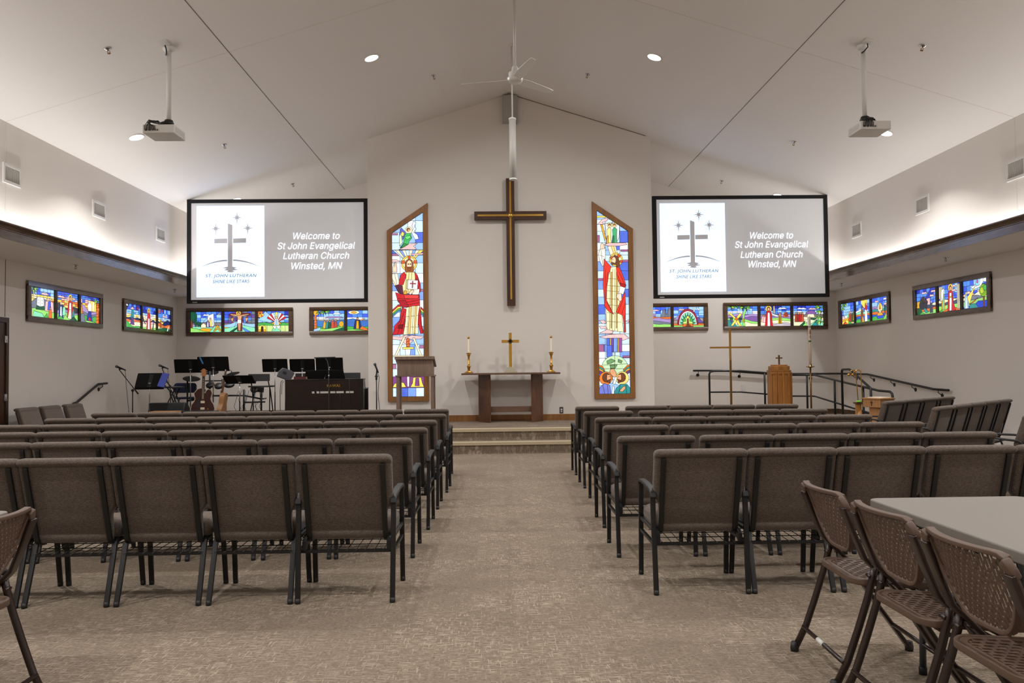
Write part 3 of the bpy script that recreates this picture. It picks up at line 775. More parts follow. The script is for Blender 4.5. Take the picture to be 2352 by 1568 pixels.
def folding_chair(label, group, tagged=False):
    t = thing('folding_chair', label, 'folding chair', (0, 0, 0), 0, group)
    hw = .218
    def backmap(u, v):      # v 0 bottom .. 1 top
        x = (u - .5) * 2 * (hw - .012); z = .545 + .270 * v
        y = -.115 - (z - .55) * .36 - .045 * (1 - (2 * u - 1) ** 2) * (.6 + .4 * v)
        return (x, y, z)
    def low(u):  # bottom outline
        q = abs(2 * u - 1)
        return 0.02 if q < .3 else .02 + .58 * ((q - .3) / .7) ** 2.4
    def inb(u, v): return v > low(u) + .03 and v < .955
    b = obj('back_panel', perforated(backmap, 28, 7, inb, (.54, .82), True), 'folding_brown', t); solidify(b, .004)
    us = [i / 24 for i in range(25)]
    top = [backmap(u, 1.0 - .03 * (max(0, abs(2 * u - 1) - .85) / .15) ** 2) for u in us]
    bot = [backmap(u, low(u)) for u in us[::-1]]
    rim = MB().sweep(top + bot, [(-.008, -.014), (.008, -.014), (.008, .014), (-.008, .014)], closed=True, smooth=False, up=(0, 1, 0))
    obj('back_rim', rim, 'folding_brown', t, bevel=.003, seg=1)
    def seatmap(u, v):
        x = (u - .5) * 2 * .215; y = -.165 + .415 * v
        return (x, y, .437 + .012 * math.cos(PI * (v - .1)) - .012 * (1 - (2 * u - 1) ** 2) * math.sin(PI * min(1, max(0, v))))
    def ins(u, v):
        dx, dy = max(0, abs(u - .5) - .285), max(0, abs(v - .5) - .285)
        return math.hypot(dx, dy) < .135
    def seatmapT(u, v): return seatmap(v, u)
    s = obj('seat', perforated(seatmap, 15, 9, ins, (.5, .78), True), 'folding_brown', t); solidify(s, .004)
    out = rrect(.02, .98, .02, .98, .16, 6)
    ring = [Vector(seatmap(*p)) - Vector((0, 0, .008)) for p in out]
    obj('seat_rim', MB().sweep(ring, [(-.009, -.014), (.009, -.014), (.009, .014), (-.009, .014)], closed=True, smooth=False, up=(0, 0, 1)), 'folding_brown', t, bevel=.004, seg=1)
    # plain band inside the rim, where the panel carries no holes
    band = MB(); inner = rrect(.085, .915, .085, .915, .13, 6); n = len(out)
    vs = [seatmap(*p) for p in out] + [seatmap(*p) for p in inner]
    band.add(vs, [(i, (i + 1) % n, n + (i + 1) % n, n + i) for i in range(n)]); o = obj('seat_border', band, 'folding_brown', t); solidify(o, .005)
    for sd in (-1, 1):
        x = sd * .232
        pts = [(x, -.216, .765), (x, -.180, .67), (x, -.130, .55), (x, -.012, .43), (x, .13, .21), (x, .275, .01)]
        o = obj('front_leg', MB().bar(pts, .018, .046, up=(1, 0, 0)), 'frame_brown', t, bevel=.004, seg=1)
        obj('corner_cap', MB().bar([(x - sd * .002, -.196, .752), (x - sd * .003, -.206, .774), (x - sd * .012, -.212, .788), (x - sd * .022, -.217, .802)], .028, .036, up=(1, 0, 0)), 'folding_brown', o, bevel=.005, seg=1)
        obj('foot', MB().lathe([(.019, 0), (.020, .02), (.016, .045)], 10, (x, .272, 0)), 'black_plastic', o)
        x2 = sd * .244
        pts = [(x2, -.085, .535), (x2, -.10, .47), (x2, -.125, .38), (x2, -.165, .26), (x2, -.215, .12), (x2, -.272, .01)]
        o = obj('rear_leg', MB().tube(pts, .0155, 10), 'frame_brown', t)
        obj('pivot_cap', MB().ball((x2, -.085, .54), .021, 10, (.8, 1.1, 1)), 'black_plastic', o)
        obj('foot', MB().lathe([(.019, 0), (.020, .02), (.015, .045)], 10, (x2, -.272, 0)), 'black_plastic', o)
        obj('fold_link', MB().bar([(x, -.07, .475), (x, .07, .40)], .008, .022, up=(1, 0, 0)).cyl((x - .02, -.11, .475), (x + .02, -.11, .475), .008, 8), 'frame_brown', t)
    br = obj('rear_crossbar', MB().tube([(-.244, -.228, .115), (.244, -.228, .115)], .010, 10), 'frame_brown', t)
    if tagged: obj('paper_tag', MB().lathe([(.0115, -.035), (.0115, .035)], 12).add([], []), 'white_plastic', br, loc=(-.02, -.228, .115), rot=(0, PI / 2, 0))
    obj('front_crossbar', MB().tube([(-.232, .19, .13), (.232, .19, .13)], .010, 10), 'frame_brown', t)
    obj('seat_rail', MB().tube([(-.232, .10, .405), (.232, .10, .405)], .009, 8).tube([(-.232, -.09, .412), (.232, -.09, .412)], .009, 8), 'frame_brown', t)
    return t
gr = 'brown folding chairs at the white tables'
c0 = folding_chair('brown mesh folding chair at the right table, farthest from the camera, tag on its bar', gr, True)
c0.location = (1.685, 3.70, 0); c0.rotation_euler = (0, 0, -PI / 2 - .02)
c1 = folding_chair('brown mesh folding chair at the right table, middle one of three', gr); c1.location = (1.68, 3.13, 0); c1.rotation_euler = (0, 0, -PI / 2 + .01)
dup(c1, (1.675, 2.565, 0), -PI / 2, 'brown mesh folding chair at the right table, nearest the camera, cut by the picture', gr)
dup(c1, (-2.16, 3.25, 0), PI / 2 - .02, 'brown mesh folding chair at the left picture edge', gr)
def folding_table(x0, x1, y0, y1, label):
    zt = .735
    t = thing('folding_table', label, 'table', ((x0 + x1) / 2, (y0 + y1) / 2, 0), 0, 'white folding tables')
    hx, hy = (x1 - x0) / 2, (y1 - y0) / 2
    obj('tabletop', MB().prism(rrect(-hx, hx, -hy, hy, .05, 6), zt - .045, zt, 'xy'), 'table_top', t, bevel=.008)
    r = MB()
    for sx in (-1, 1): r.bar([(sx * (hx - .09), -hy + .2, zt - .06), (sx * (hx - .09), hy - .2, zt - .06)], .03, .03)
    obj('under_rail', r, 'steel_grey', t)
    for sy in (-1, 1):
        y = sy * (hy - .26); w = hx - .12
        for sx in (-1, 1):
            o = obj('leg', MB().tube([(sx * (w - .05), y, zt - .06), (sx * (w - .05), y, .42), (sx * (w - .04), y, .36), (sx * w, y, .30), (sx * (w + .005), y, .02)], .0145, 10), 'steel_grey', t)
            obj('foot', MB().lathe([(.017, 0), (.018, .03), (.015, .035)], 10, (sx * (w + .005), y, 0)), 'black_plastic', o)
        obj('leg_brace', MB().tube([(-w + .05, y, .40), (w - .05, y, .40)], .010, 8).tube([(0, y, .40), (0, y - sy * .34, zt - .06)], .009, 8), 'steel_grey', t)
folding_table(1.755, 2.50, 2.06, 3.885, 'long white folding table at the lower right with three brown chairs')
folding_table(-3.02, -2.26, 2.06, 3.88, 'white folding table at the left picture edge, only its corner showing')
# ================================================================ ALTAR WALL AND PLATFORM FURNITURE
def big_cross():
    t = thing('wall_cross', 'big dark wooden cross with a gold inlay on the altar wall', 'cross', (.295, YA, 2.544))
    cz = 4.25 - 2.544
    obj('upright', MB().box(-.078, .078, -.12, -.03, 0, 2.41), 'cross_wood', t, bevel=.004)
    obj('crossbar', MB().box(-.68, -.0785, -.12, -.03, cz - .078, cz + .078).box(.0785, .68, -.12, -.03, cz - .078, cz + .078), 'cross_wood', t, bevel=.004)
    obj('wall_spacer', MB().box(-.04, .04, -.03, 0, .3, 2.1), 'cross_wood', t)
    g = MB().box(-.017, .017, -.132, -.118, .12, 2.35).box(-.62, .62, -.1315, -.118, cz - .017, cz + .017)
    g.lathe([(.0, -.006), (.05, -.006), (.05, .006), (0, .006)], 20)
    vs = g.v[-80:]
    k = len(g.v) - 80
    for i in range(k, len(g.v)):
        x, y, z = g.v[i]; g.v[i] = (x, -.128 + z, cz + y)
    obj('gold_inlay', g, 'gold', t)
big_cross()
def altar():
    t = thing('altar_table', 'walnut altar table with a thin top on two slab legs', 'altar', (.262, 15.05, PH))
    h = 1.29 - PH
    top = obj('tabletop', MB().box(-.895, .895, -.28, .30, h - .032, h), 'walnut_x', t, bevel=.005)
    for s in (-1, 1):
        p = [(s * .365, -.10), (s * .395, -.12), (s * .60, .17), (s * .57, .19)]
        obj('leg', MB().prism(p, 0, h - .032, 'xy'), 'walnut', t, bevel=.004, seg=1)
    obj('stretcher', MB().box(-.40, .40, -.03, .01, .185, .29), 'walnut_x', t, bevel=.004)
altar()
def lectern():
    t = thing('lectern', 'walnut reading lectern on four slim legs before the left tall window', 'lectern', (-1.43, 14.6, PH))
    for sx in (-1, 1):
        for y, dx in ((-.17, .325), (.17, .325)):
            obj('leg', MB().box(sx * dx * .93 - .026, sx * dx * .93 + .026, y - .026, y + .026, 0, .86), 'walnut_grey', t, bevel=.004)
    obj('shelf', MB().box(-.345, .345, -.205, .205, .86, .885), 'walnut_grey', t, bevel=.004)
    p = [(-.19, .885), (.19, .885), (.19, 1.02), (-.19, 1.19)]
    obj('case', MB().prism([(-.195, .885), (.19, .885), (.19, 1.04), (-.195, 1.175)], -.31, .31, 'yz'), 'walnut_grey', t, bevel=.004)
    obj('desk_top', MB().prism([(-.235, 1.19), (.24, 1.025), (.245, 1.045), (-.23, 1.212)], -.348, .348, 'yz'), 'walnut_grey', t, bevel=.004)
    obj('back_lip', MB().box(-.348, .348, -.245, -.232, 1.16, 1.213), 'walnut_grey', t)
lectern()
def candlestick(x, label):
    t = thing('candlestick', label, 'candlestick', (x, 15.05, 1.29), 0, 'altar candlesticks')
    obj('base', MB().lathe([(.085, 0), (.085, .012), (.06, .022), (.052, .036), (.03, .045), (0, .045)], 8, smooth=False), 'brass', t)
    obj('stem', MB().lathe([(.02, .04), (.022, .06), (.03, .10), (.036, .125), (.036, .135), (.02, .14), (.019, .30), (.024, .315), (.034, .335), (.036, .35), (.0, .352)], 16), 'brass', t)
    obj('drip_pan', MB().lathe([(.02, .345), (.052, .362), (.054, .368), (.0, .366)], 18), 'brass', t)
    obj('candle', MB().lathe([(.0225, .366), (.0225, .40), (.0195, .402), (.0195, .635), (0, .635)], 16), 'candle_wax', t)
    obj('follower', MB().lathe([(.021, .63), (.022, .66), (.012, .672), (0, .673)], 16), 'brass', t)
candlestick(-.505, 'brass candlestick with a white candle, left end of the altar')
candlestick(1.012, 'brass candlestick with a white candle, right end of the altar')
def altar_cross():
    t = thing('altar_cross', 'shining brass cross on a stepped stone base, middle of the altar', 'cross', (.262, 15.08, 1.29))
    b = MB()
    for k, (w, z0, z1) in enumerate(((.115, 0, .035), (.09, .035, .07), (.065, .07, .105))): b.box(-w, w, -w * .7, w * .7, z0, z1)
    obj('stepped_base', b, 'marble', t, bevel=.003)
    c = MB().box(-.027, .027, -.014, .014, .10, .735).box(-.16, -.0275, -.014, .014, .55, .605).box(.0275, .16, -.014, .014, .55, .605)
    obj('cross', c, 'gold', t, bevel=.003)
    m = MB()
    for (dx, dz) in ((.022, 0), (-.022, 0), (0, .022), (0, -.022)): m.cyl((dx, -.022, .578 + dz), (dx, -.012, .578 + dz), .024, 14)
    obj('medallion', m, 'enamel', t)
altar_cross()
o = thing('floor_outlet', 'small grey power outlet on the altar wall, right of the altar', 'outlet', (1.219, YA, .573))
obj('plate', MB().box(-.035, .035, -.008, 0, -.06, .06), 'steel_grey', o, bevel=.003); obj('socket', MB().cyl((0, -.011, .012), (0, -.007, .012), .018, 14).cyl((0, -.010, -.025), (0, -.007, -.025), .014, 14), 'white_plastic', o)
o = thing('switch_plate', 'white wall plate below the ramp handrail, left of the pulpit column', 'wall plate', (5.567, YB, .872))
obj('plate', MB().box(-.045, .045, -.008, 0, -.075, .075), 'white_plastic', o, bevel=.003); obj('rocker', MB().box(-.018, .018, -.013, -.007, -.035, .035), 'white_metal', o)

# ---- right side: processional cross, pulpit column, paschal candle, candle lighters, font, rails
def processional():
    t = thing('processional_cross', 'tall thin brass cross on a pole, left of the pulpit column', 'cross', (4.60, 16.0, PH))
    obj('base', MB().lathe([(.14, 0), (.14, .02), (.05, .05), (.03, .12), (0, .12)], 20), 'old_brass', t)
    obj('pole', MB().bar([(0, 0, .1), (0, 0, 1.10)], .036, .03, up=(0, 1, 0)), 'old_brass', t)
    b = MB()
    for dx in (-.011, .011): b.box(dx - .0085, dx + .0085, -.012, .012, 1.08, 1.71)
    obj('upper_bars', b, 'brass', t)
    obj('crossbar', MB().box(-.40, .40, -.016, .016, 1.331, 1.365), 'brass', t)
processional()
def pulpit():
    t = thing('wooden_column_cabinet', 'tall honey oak column cabinet with a small cross on top', 'cabinet', (5.475, 15.75, PH))
    w = .192; h = .955
    oct_ = [(-w, -.10), (-.11, -.20), (.11, -.20), (w, -.10), (w, .15), (-w, .15)]
    obj('body', MB().prism(oct_, 0, .872, 'xy'), 'honey_oak', t, bevel=.004)
    p = MB()
    def panel(a, b, z0, z1):
        a, b = Vector((*a, 0)), Vector((*b, 0)); d = (b - a).normalized(); n = Vector((d.y, -d.x, 0)); L = (b - a).length
        for (s0, s1, q0, q1) in ((.0, .022, z0, z1), (L - .022, L, z0, z1), (.022, L - .022, z1 - .035, z1), (.022, L - .022, z0, z0 + .04)):
            vs = [a + d * s0, a + d * s1, a + d * s1 + n * .02, a + d * s0 + n * .02]
            p.add([v + Vector((0, 0, q)) for q in (q0, q1) for v in vs], [(0, 1, 2, 3), (4, 5, 6, 7), (0, 1, 5, 4), (1, 2, 6, 5), (2, 3, 7, 6), (3, 0, 4, 7)])
    panel(oct_[0], oct_[1], .02, .855); panel(oct_[1], (0, -.20), .02, .855); panel((0, -.20), oct_[2], .02, .855); panel(oct_[2], oct_[3], .02, .855)
    obj('panel_frame', p, 'honey_oak', t)
    obj('cornice', MB().prism([(u * 1.03, v * 1.03) for u, v in oct_], .872, .895, 'xy'), 'honey_oak', t, bevel=.004)
    obj('lid', MB().prism([(u * .9, v * .9) for u, v in oct_], .895, .975, 'xy').prism([(u * .72, v * .72) for u, v in oct_], .975, 1.0, 'xy'), 'honey_oak', t, bevel=.009)
    obj('cross', MB().box(-.014, .014, -.014, .014, .995, 1.185).box(-.063, .063, -.0139, .0139, 1.115, 1.141), 'walnut', t, bevel=.002)
pulpit()
def paschal():
    t = thing('paschal_candle', 'very tall white candle on a slim brass stand, right of the pulpit column', 'candle', (6.14, 15.9, PH))
    obj('base', MB().lathe([(.15, 0), (.15, .015), (.04, .04), (.02, .1), (0, .1)], 20), 'old_brass', t)
    obj('pole', MB().cyl((0, 0, .05), (0, 0, .95), .017, 12), 'old_brass', t)
    obj('drip_pan', MB().lathe([(.018, .93), (.08, .95), (.084, .958), (.03, .955), (.026, 1.0), (0, 1.0)], 20), 'old_brass', t)
    c = obj('candle', MB().lathe([(.025, .985), (.025, 1.92), (.02, 1.935), (0, 1.935)], 18), 'candle_wax', t)
    obj('band', MB().lathe([(.0257, 1.435), (.0257, 1.465)], 18), 'decal_green', c); obj('band', MB().lathe([(.0257, 1.725), (.0257, 1.74)], 18), 'decal_green', c)
    d = MB()
    for (u, z, w, hh) in ((0, 1.66, .006, .05), (0, 1.645, .016, .012), (0, 1.62, .013, .02), (-.006, 1.60, .005, .02), (.006, 1.60, .005, .02), (0, 1.56, .004, .05), (-.008, 1.535, .005, .02), (.008, 1.535, .005, .02), (0, 1.51, .004, .03)):
        d.box(u - w, u + w, -.0275 + abs(u) * .15, -.0245 + abs(u) * .15, z - hh / 2, z + hh / 2)
    obj('painted_flower', d, 'decal_brown', c)
    obj('wick', MB().cyl((0, 0, 1.93), (0, 0, 1.955), .003, 6), 'black_plastic', c)
paschal()
def lighters():
    t = thing('lighter_stand', 'small round wooden floor stand holding two brass candle lighters', 'stand', (6.10, 13.72, 0))
    obj('post', MB().lathe([(.16, 0), (.16, .03), (.05, .05), (.05, .72), (0, .72)], 18), 'honey_oak', t)
    obj('collar', MB().lathe([(.05, .705), (.088, .72), (.09, .735), (0, .735)], 20), 'walnut', t)
    for k, (dx, lean, lab) in enumerate(((-.02, -.03, 'brass candle lighter with bell snuffer, left of the pair'), (.045, -.02, 'brass candle lighter with bell snuffer, right of the pair'))):
        o = thing('candle_lighter', lab, 'candle lighter', (6.10 + dx, 13.68 - .02 * k, .735), 0, 'brass candle lighters')
        obj('pole', MB().tube([(0, 0, 0), (lean * .5, 0, .26), (lean, 0, .50), (lean - .01, 0, .53), (lean - .04, 0, .545), (lean - .08, 0, .53), (lean - .11 - .02 * k, 0, .49)], .0085, 8), 'brass', o)
        obj('snuffer', MB().lathe([(.028, 0), (.024, .02), (.010, .045), (0, .05)], 12), 'brass', o, loc=(lean - .13 - .02 * k, 0, .455), rot=(0, math.radians(50), 0))
        obj('taper_arm', MB().tube([(lean, 0, .50), (lean + .02, 0, .56)], .006, 8), 'brass', o)
    g = obj('scarf', MB().ball((0, 0, 0), .045, 10, (1.1, .8, .35)), 'green_plastic'); g.name = 'green_lighter'; g.location = (6.07, 13.64, .752)
    tag(g, 'bright green plastic piece on top of the lighter stand', 'lighter'); obj('nozzle', MB().cyl((0, 0, 0), (.12, 0, .004), .006, 8), 'black_plastic', g, loc=(.05, 0, 0))
lighters()
def font():
    t = thing('pedestal_box', 'light oak pedestal stand with a small dark cross on its front', 'pedestal', (5.985, 12.75, 0))
    t.rotation_euler = (0, 0, math.radians(-66))
    obj('top_box', MB().box(-.165, .165, -.15, .15, .70, .83), 'light_oak', t, bevel=.006)
    obj('lid', MB().box(-.18, .18, -.165, .165, .825, .845), 'light_oak', t, bevel=.004)
    obj('column', MB().box(-.10, .10, -.09, .09, .04, .70), 'light_oak', t, bevel=.004); obj('foot', MB().box(-.20, .20, -.16, .16, 0, .04), 'light_oak', t, bevel=.004)
    obj('front_cross', MB().box(-.008, .008, -.154, -.149, .725, .80).box(-.024, .024, -.1538, -.149, .768, .782), 'cross_wood', t)
    b = tag(obj('open_book', MB().box(-.13, .13, -.10, .10, .0, .012), 'candle_wax'), 'flat cream book lying on the light oak pedestal', 'book')
    b.location = (6.0, 12.75, .845); b.rotation_euler = (0, 0, math.radians(-66))
font()
def rails():
    R = .021
    t = thing('ramp_handrail', 'dark wall handrail along the far wall and down the right wall', 'handrail', (0, 0, 0))
    y0, x0 = YB - .075, XLR - .075
    path = [(4.42, y0, 1.272), (5.06, y0, 1.268), (6.14, y0, 1.178), (x0 - .05, y0, 1.172), (x0, y0 - .05, 1.172), (x0, 16.75, 1.168), (x0, 14.2, .925), (x0, 13.72, .918)]
    obj('rail', MB().tube(path, R, 10), 'black_metal', t)
    def bracket(x, y, z, wall):
        e = (x, YB, z - .10) if wall == 'b' else (XLR, y, z - .10)
        m = MB()
        if wall == 'b': m.tube([(x, y, z - .015), (x, y, z - .05), (x, YB - .02, z - .09), (x, YB, z - .10)], .007, 6); m.cyl((x, YB - .012, z - .10), (x, YB, z - .10), .036, 14)
        else: m.tube([(x, y, z - .015), (x, y, z - .05), (XLR - .02, y, z - .09), (XLR, y, z - .10)], .007, 6); m.cyl((XLR - .012, y, z - .10), (XLR, y, z - .10), .036, 14)
        obj('bracket', m, 'black_metal', t)
    for x, z in ((4.54, 1.272), (5.48, 1.233), (7.1, 1.172)): bracket(x, y0, z, 'b')
    for y, z in ((17.4, 1.168), (16.6, 1.15), (15.75, 1.07), (14.95, .995), (14.05, .918)): bracket(x0, y, z, 'r')
    g = thing('ramp_guard_rail', 'dark two-bar guard rail with posts around the ramp', 'railing', (0, 0, 0))
    y1, x1 = 16.93, 6.56
    def run(dz):
        return [(4.52, y1, 1.268 + dz), (5.06, y1, 1.268 + dz), (6.12, y1, 1.17 + dz), (x1 - .08, y1, 1.166 + dz), (x1, y1 - .08, 1.166 + dz), (x1, 16.75, 1.163 + dz), (x1, 13.95, .918 + dz)]
    obj('top_rail', MB().tube([(4.42, y1, PH), (4.42, y1, 1.20), (4.44, y1, 1.25)] + run(0) + [(x1, 13.55, .912), (x1, 13.48, .88), (x1, 13.46, .83), (x1, 13.46, 0.0)], R, 10), 'black_metal', g)
    r2 = run(-.44); r2[0] = (4.44, y1, .83); r2[-1] = (x1, 13.46, .44)
    obj('lower_rail', MB().tube(r2, .017, 10), 'black_metal', g)
    for x, z0, z1 in ((5.575, .34, 1.22), (6.46, .27, 1.168)): obj('post', MB().cyl((x, y1, z0 - .02), (x, y1, z1), R, 10), 'black_metal', g)
    for y, z1 in ((15.78, 1.08), (14.55, .97)): obj('post', MB().cyl((x1, y, 0.0 if y < 14.7 else PH), (x1, y, z1), R, 10), 'black_metal', g)
    s = thing('step_handrail', 'short dark sloping stair rail beside the lighter stand', 'handrail', (0, 0, 0))
    x2 = 6.27
    obj('rail', MB().tube([(x2, 14.75, PH), (x2, 14.75, 1.25), (x2, 14.73, 1.28), (x2, 14.68, 1.285), (x2, 14.42, 1.287), (x2, 13.66, .985), (x2, 13.62, .96), (x2, 13.62, 0)], R, 10), 'black_metal', s)
    l = thing('wall_handrail', 'short dark sloping handrail on the left wall above three chairs', 'handrail', (0, 0, 0))
    xl = XLL + .075
    obj('rail', MB().tube([(xl, 13.80, .858), (xl, 13.90, .872), (xl, 14.66, 1.17), (xl, 14.98, 1.18)], R, 10), 'black_metal', l)
    for y, z in ((13.88, .865), (14.82, 1.175)):
        obj('bracket', MB().tube([(xl, y, z - .015), (xl, y, z - .05), (XLL + .02, y, z - .09), (XLL, y, z - .10)], .007, 6).cyl((XLL + .012, y, z - .10), (XLL, y, z - .10), .034, 14), 'black_metal', l)
rails()
# ================================================================ THE BAND CORNER, LEFT OF THE ALTAR WALL
def music_stand(x, y, zc, w, h, lean, yaw, label, roll=0, chrome=True):
    """desk seen from behind; lean 0 = upright, top edge toward the camera"""
    t = thing('music_stand', label, 'music stand', (x, y, PH), 0, 'music stands')
    zc -= PH; yr, lr = math.radians(yaw), math.radians(lean)
    R = Matrix.Translation((0, 0, zc)) @ Matrix.Rotation(yr, 4, 'Z') @ Matrix.Rotation(lr, 4, 'X') @ Matrix.Rotation(math.radians(roll), 4, 'Y')
    d = MB(); d.M = R
    d.prism(rrect(-w / 2, w / 2, -h / 2, h / 2, .015, 3), -.004, .004)
    d.box(-w / 2, w / 2, .0, .055, -h / 2 - .006, -h / 2 + .004)
    obj('desk', d, 'music_black', t)
    s = MB(); s.M = R; s.box(-.035, .035, -.012, -.004, -h / 2, h / 2 - .03); obj('spine', s, 'black_metal', t)
    top = R @ Vector((0, -.02, -h * .25))
    obj('knob', MB().cyl((top.x - .03, top.y - .005, top.z), (top.x + .03, top.y - .005, top.z), .009, 8).ball((top.x, top.y - .012, top.z), .014, 8), 'chrome', t)
    obj('upper_tube', MB().cyl((top.x, top.y, zc * .45), (top.x, top.y, top.z + .01), .009, 10), 'chrome' if chrome else 'black_metal', t)
    obj('lower_tube', MB().cyl((top.x, top.y, .06), (top.x, top.y, zc * .5), .0125, 10), 'black_metal', t)
    for a in (90, 210, 330):
        c, q = math.cos(math.radians(a)), math.sin(math.radians(a))
        obj('leg', MB().tube([(top.x, top.y, .14), (top.x + .10 * c, top.y + .10 * q, .06), (top.x + .21 * c, top.y + .21 * q, .009)], .008, 8), 'black_metal', t)
    return t
music_stand(-6.27, 14.98, 1.225, .50, .31, -34, 4, 'black music stand with a blue folder, by the left wall', roll=0)
music_stand(-5.93, 16.0, 1.485, .60, .27, 18, 6, 'black music stand above the blue folding chair')
music_stand(-5.44, 15.85, 1.52, .60, .28, 14, -2, 'tall black music stand above the guitars, blue tape on it')
music_stand(-4.87, 15.6, 1.215, .57, .25, 52, -3, 'low black music stand in front of the drum pads')
music_stand(-4.57, 17.0, 1.485, .52, .27, 14, 0, 'black music stand behind the stool, left of the piano', chrome=True)
music_stand(-4.02, 17.05, 1.48, .52, .27, 14, 0, 'black music stand behind the small grey monitor speaker')
music_stand(-3.45, 17.0, 1.50, .56, .27, 12, 0, 'black music stand behind the piano lamp')
f = tag(obj('blue_folder', MB().box(-.06, .06, -.012, .012, -.14, .14), 'blue_card'), 'blue folder leaning at the right end of the music stand', 'folder')
f.location = (-6.03, 14.95, 1.225); f.rotation_euler = (math.radians(-30), math.radians(10), 0)
s = tag(obj('tape_strip', MB().box(-.012, .012, -.002, .002, -.07, .07), 'blue_tape'), 'short strip of blue tape on the tall music stand', 'tape')
s.location = (-5.64, 15.775, 1.585); s.rotation_euler = (math.radians(14), math.radians(-22), 0)

def mic(t, p, d):
    """handheld microphone: p = head centre, d = direction from head to tail"""
    p, d = Vector(p), Vector(d).normalized()
    q = obj('microphone', MB().cyl(p + d * .02, p + d * .17, .019, 12, .012), 'black_plastic', t)
    obj('grille', MB().ball(p, .027, 12), 'steel_grey', q)
    return p + d * .10
def mic_boom(x, y, zt, head, tail, label):
    t = thing('microphone_stand', label, 'microphone stand', (x, y, PH), 0, 'microphone stands')
    z = zt - PH
    obj('pole', MB().cyl((0, 0, .03), (0, 0, z), .010, 10), 'black_metal', t)
    h = Vector(head) - Vector((x, y, PH)); e = Vector(tail) - Vector((x, y, PH))
    obj('clutch', MB().ball((0, 0, z), .028, 10), 'black_plastic', t)
    obj('boom', MB().cyl(e, h, .008, 10).cyl(e, e + (h - e).normalized() * .09, .014, 10), 'black_metal', t)
    k = mic(t, h + Vector((-.04, 0, .05)), (.8, .1, -.35))
    obj('clip', MB().cyl(h, k, .012, 8), 'black_plastic', t)
    for a in (80, 200, 320):
        c, q = math.cos(math.radians(a)), math.sin(math.radians(a))
        obj('leg', MB().tube([(0, 0, .10), (.28 * c, .28 * q, .01)], .008, 8), 'black_metal', t)
    tail_p = h + Vector((.08, 0, .0))
    obj('cable', MB().tube([tail_p, tail_p + Vector((.035, 0, -.03)), tail_p + Vector((.05, .01, -.3)), tail_p + Vector((.09, .02, -.75)), (tail_p.x + .12, .05, .01)], .004, 6), 'black_plastic', t)
mic_boom(-6.60, 15.0, 1.045, (-6.85, 15.0, 1.43), (-6.50, 15.0, .98), 'boom microphone stand at far left, by the handrail')
mic_boom(-6.27, 15.9, 1.00, (-6.44, 15.9, 1.45), (-6.19, 15.9, .84), 'boom microphone stand behind the blue folder')
def mic_straight(x, y, label):
    t = thing('microphone_stand', label, 'microphone stand', (x, y, PH), 0, 'microphone stands')
    obj('base', MB().lathe([(.13, 0), (.13, .015), (.02, .03), (0, .03)], 18), 'black_metal', t)
    obj('pole', MB().cyl((0, 0, .02), (0, 0, .83), .010, 10), 'black_metal', t)
    obj('clutch', MB().cyl((0, 0, .80), (0, 0, .90), .018, 10).cyl((-.03, 0, .865), (.03, 0, .865), .010, 8), 'black_plastic', t)
    mic(t, (-.02, -.04, 1.085), (.35, .3, -1))
    obj('clip', MB().cyl((0, 0, .89), (.01, 0, 1.0), .012, 8), 'black_plastic', t)
    obj('cable', MB().tube([(.02, .0, .93), (.05, .0, .86), (.03, .0, .55), (.055, 0, .25), (.06, .05, .01)], .005, 6), 'black_plastic', t)
mic_straight(-2.205, 15.1, 'straight microphone stand between the piano and lectern')

def stool(x, y, rz, label):
    t = thing('folding_stool', label, 'stool', (x, y, PH), rz, 'black stools with backrests')
    z = .70
    obj('seat', MB().prism(rrect(-.24, .24, -.17, .19, .10, 5), z - .03, z, 'xy'), 'black_plastic', t, bevel=.012)
    for s in (-1, 1):
        b = obj('frame_side', MB().tube([(s * .20, .20, .01), (s * .17, .0, .62), (s * .165, -.16, .80), (s * .165, -.18, .92)], .0115, 8), 'black_metal', t)
        obj('leg', MB().tube([(s * .20, -.20, .01), (s * .14, .10, .66)], .0115, 8), 'black_metal', t)
    obj('footrest', MB().tube([(-.20, .19, .08), (-.19, .26, .10), (.19, .26, .10), (.20, .19, .08)], .010, 8).tube([(-.195, -.17, .10), (.195, -.17, .10)], .010, 8), 'black_metal', t)
    obj('backrest', MB().prism(rrect(-.205, .205, .79, .93, .012, 3), -.205, -.185), 'dark_grey', t, bevel=.004)
    return t
st = stool(-4.62, 16.2, .05, 'black stool with backrest left of the piano')
dup(st, (-6.42, 16.35, 0 + PH), -.9, 'black stool by the left wall, behind the boom microphone')
dup(st, (-3.05, 17.4, PH), 0, 'black stool behind the right end of the piano, only its backrest showing')
dup(st, (-4.02, 17.5, PH), 0, 'black stool behind the left end of the piano, mostly hidden')

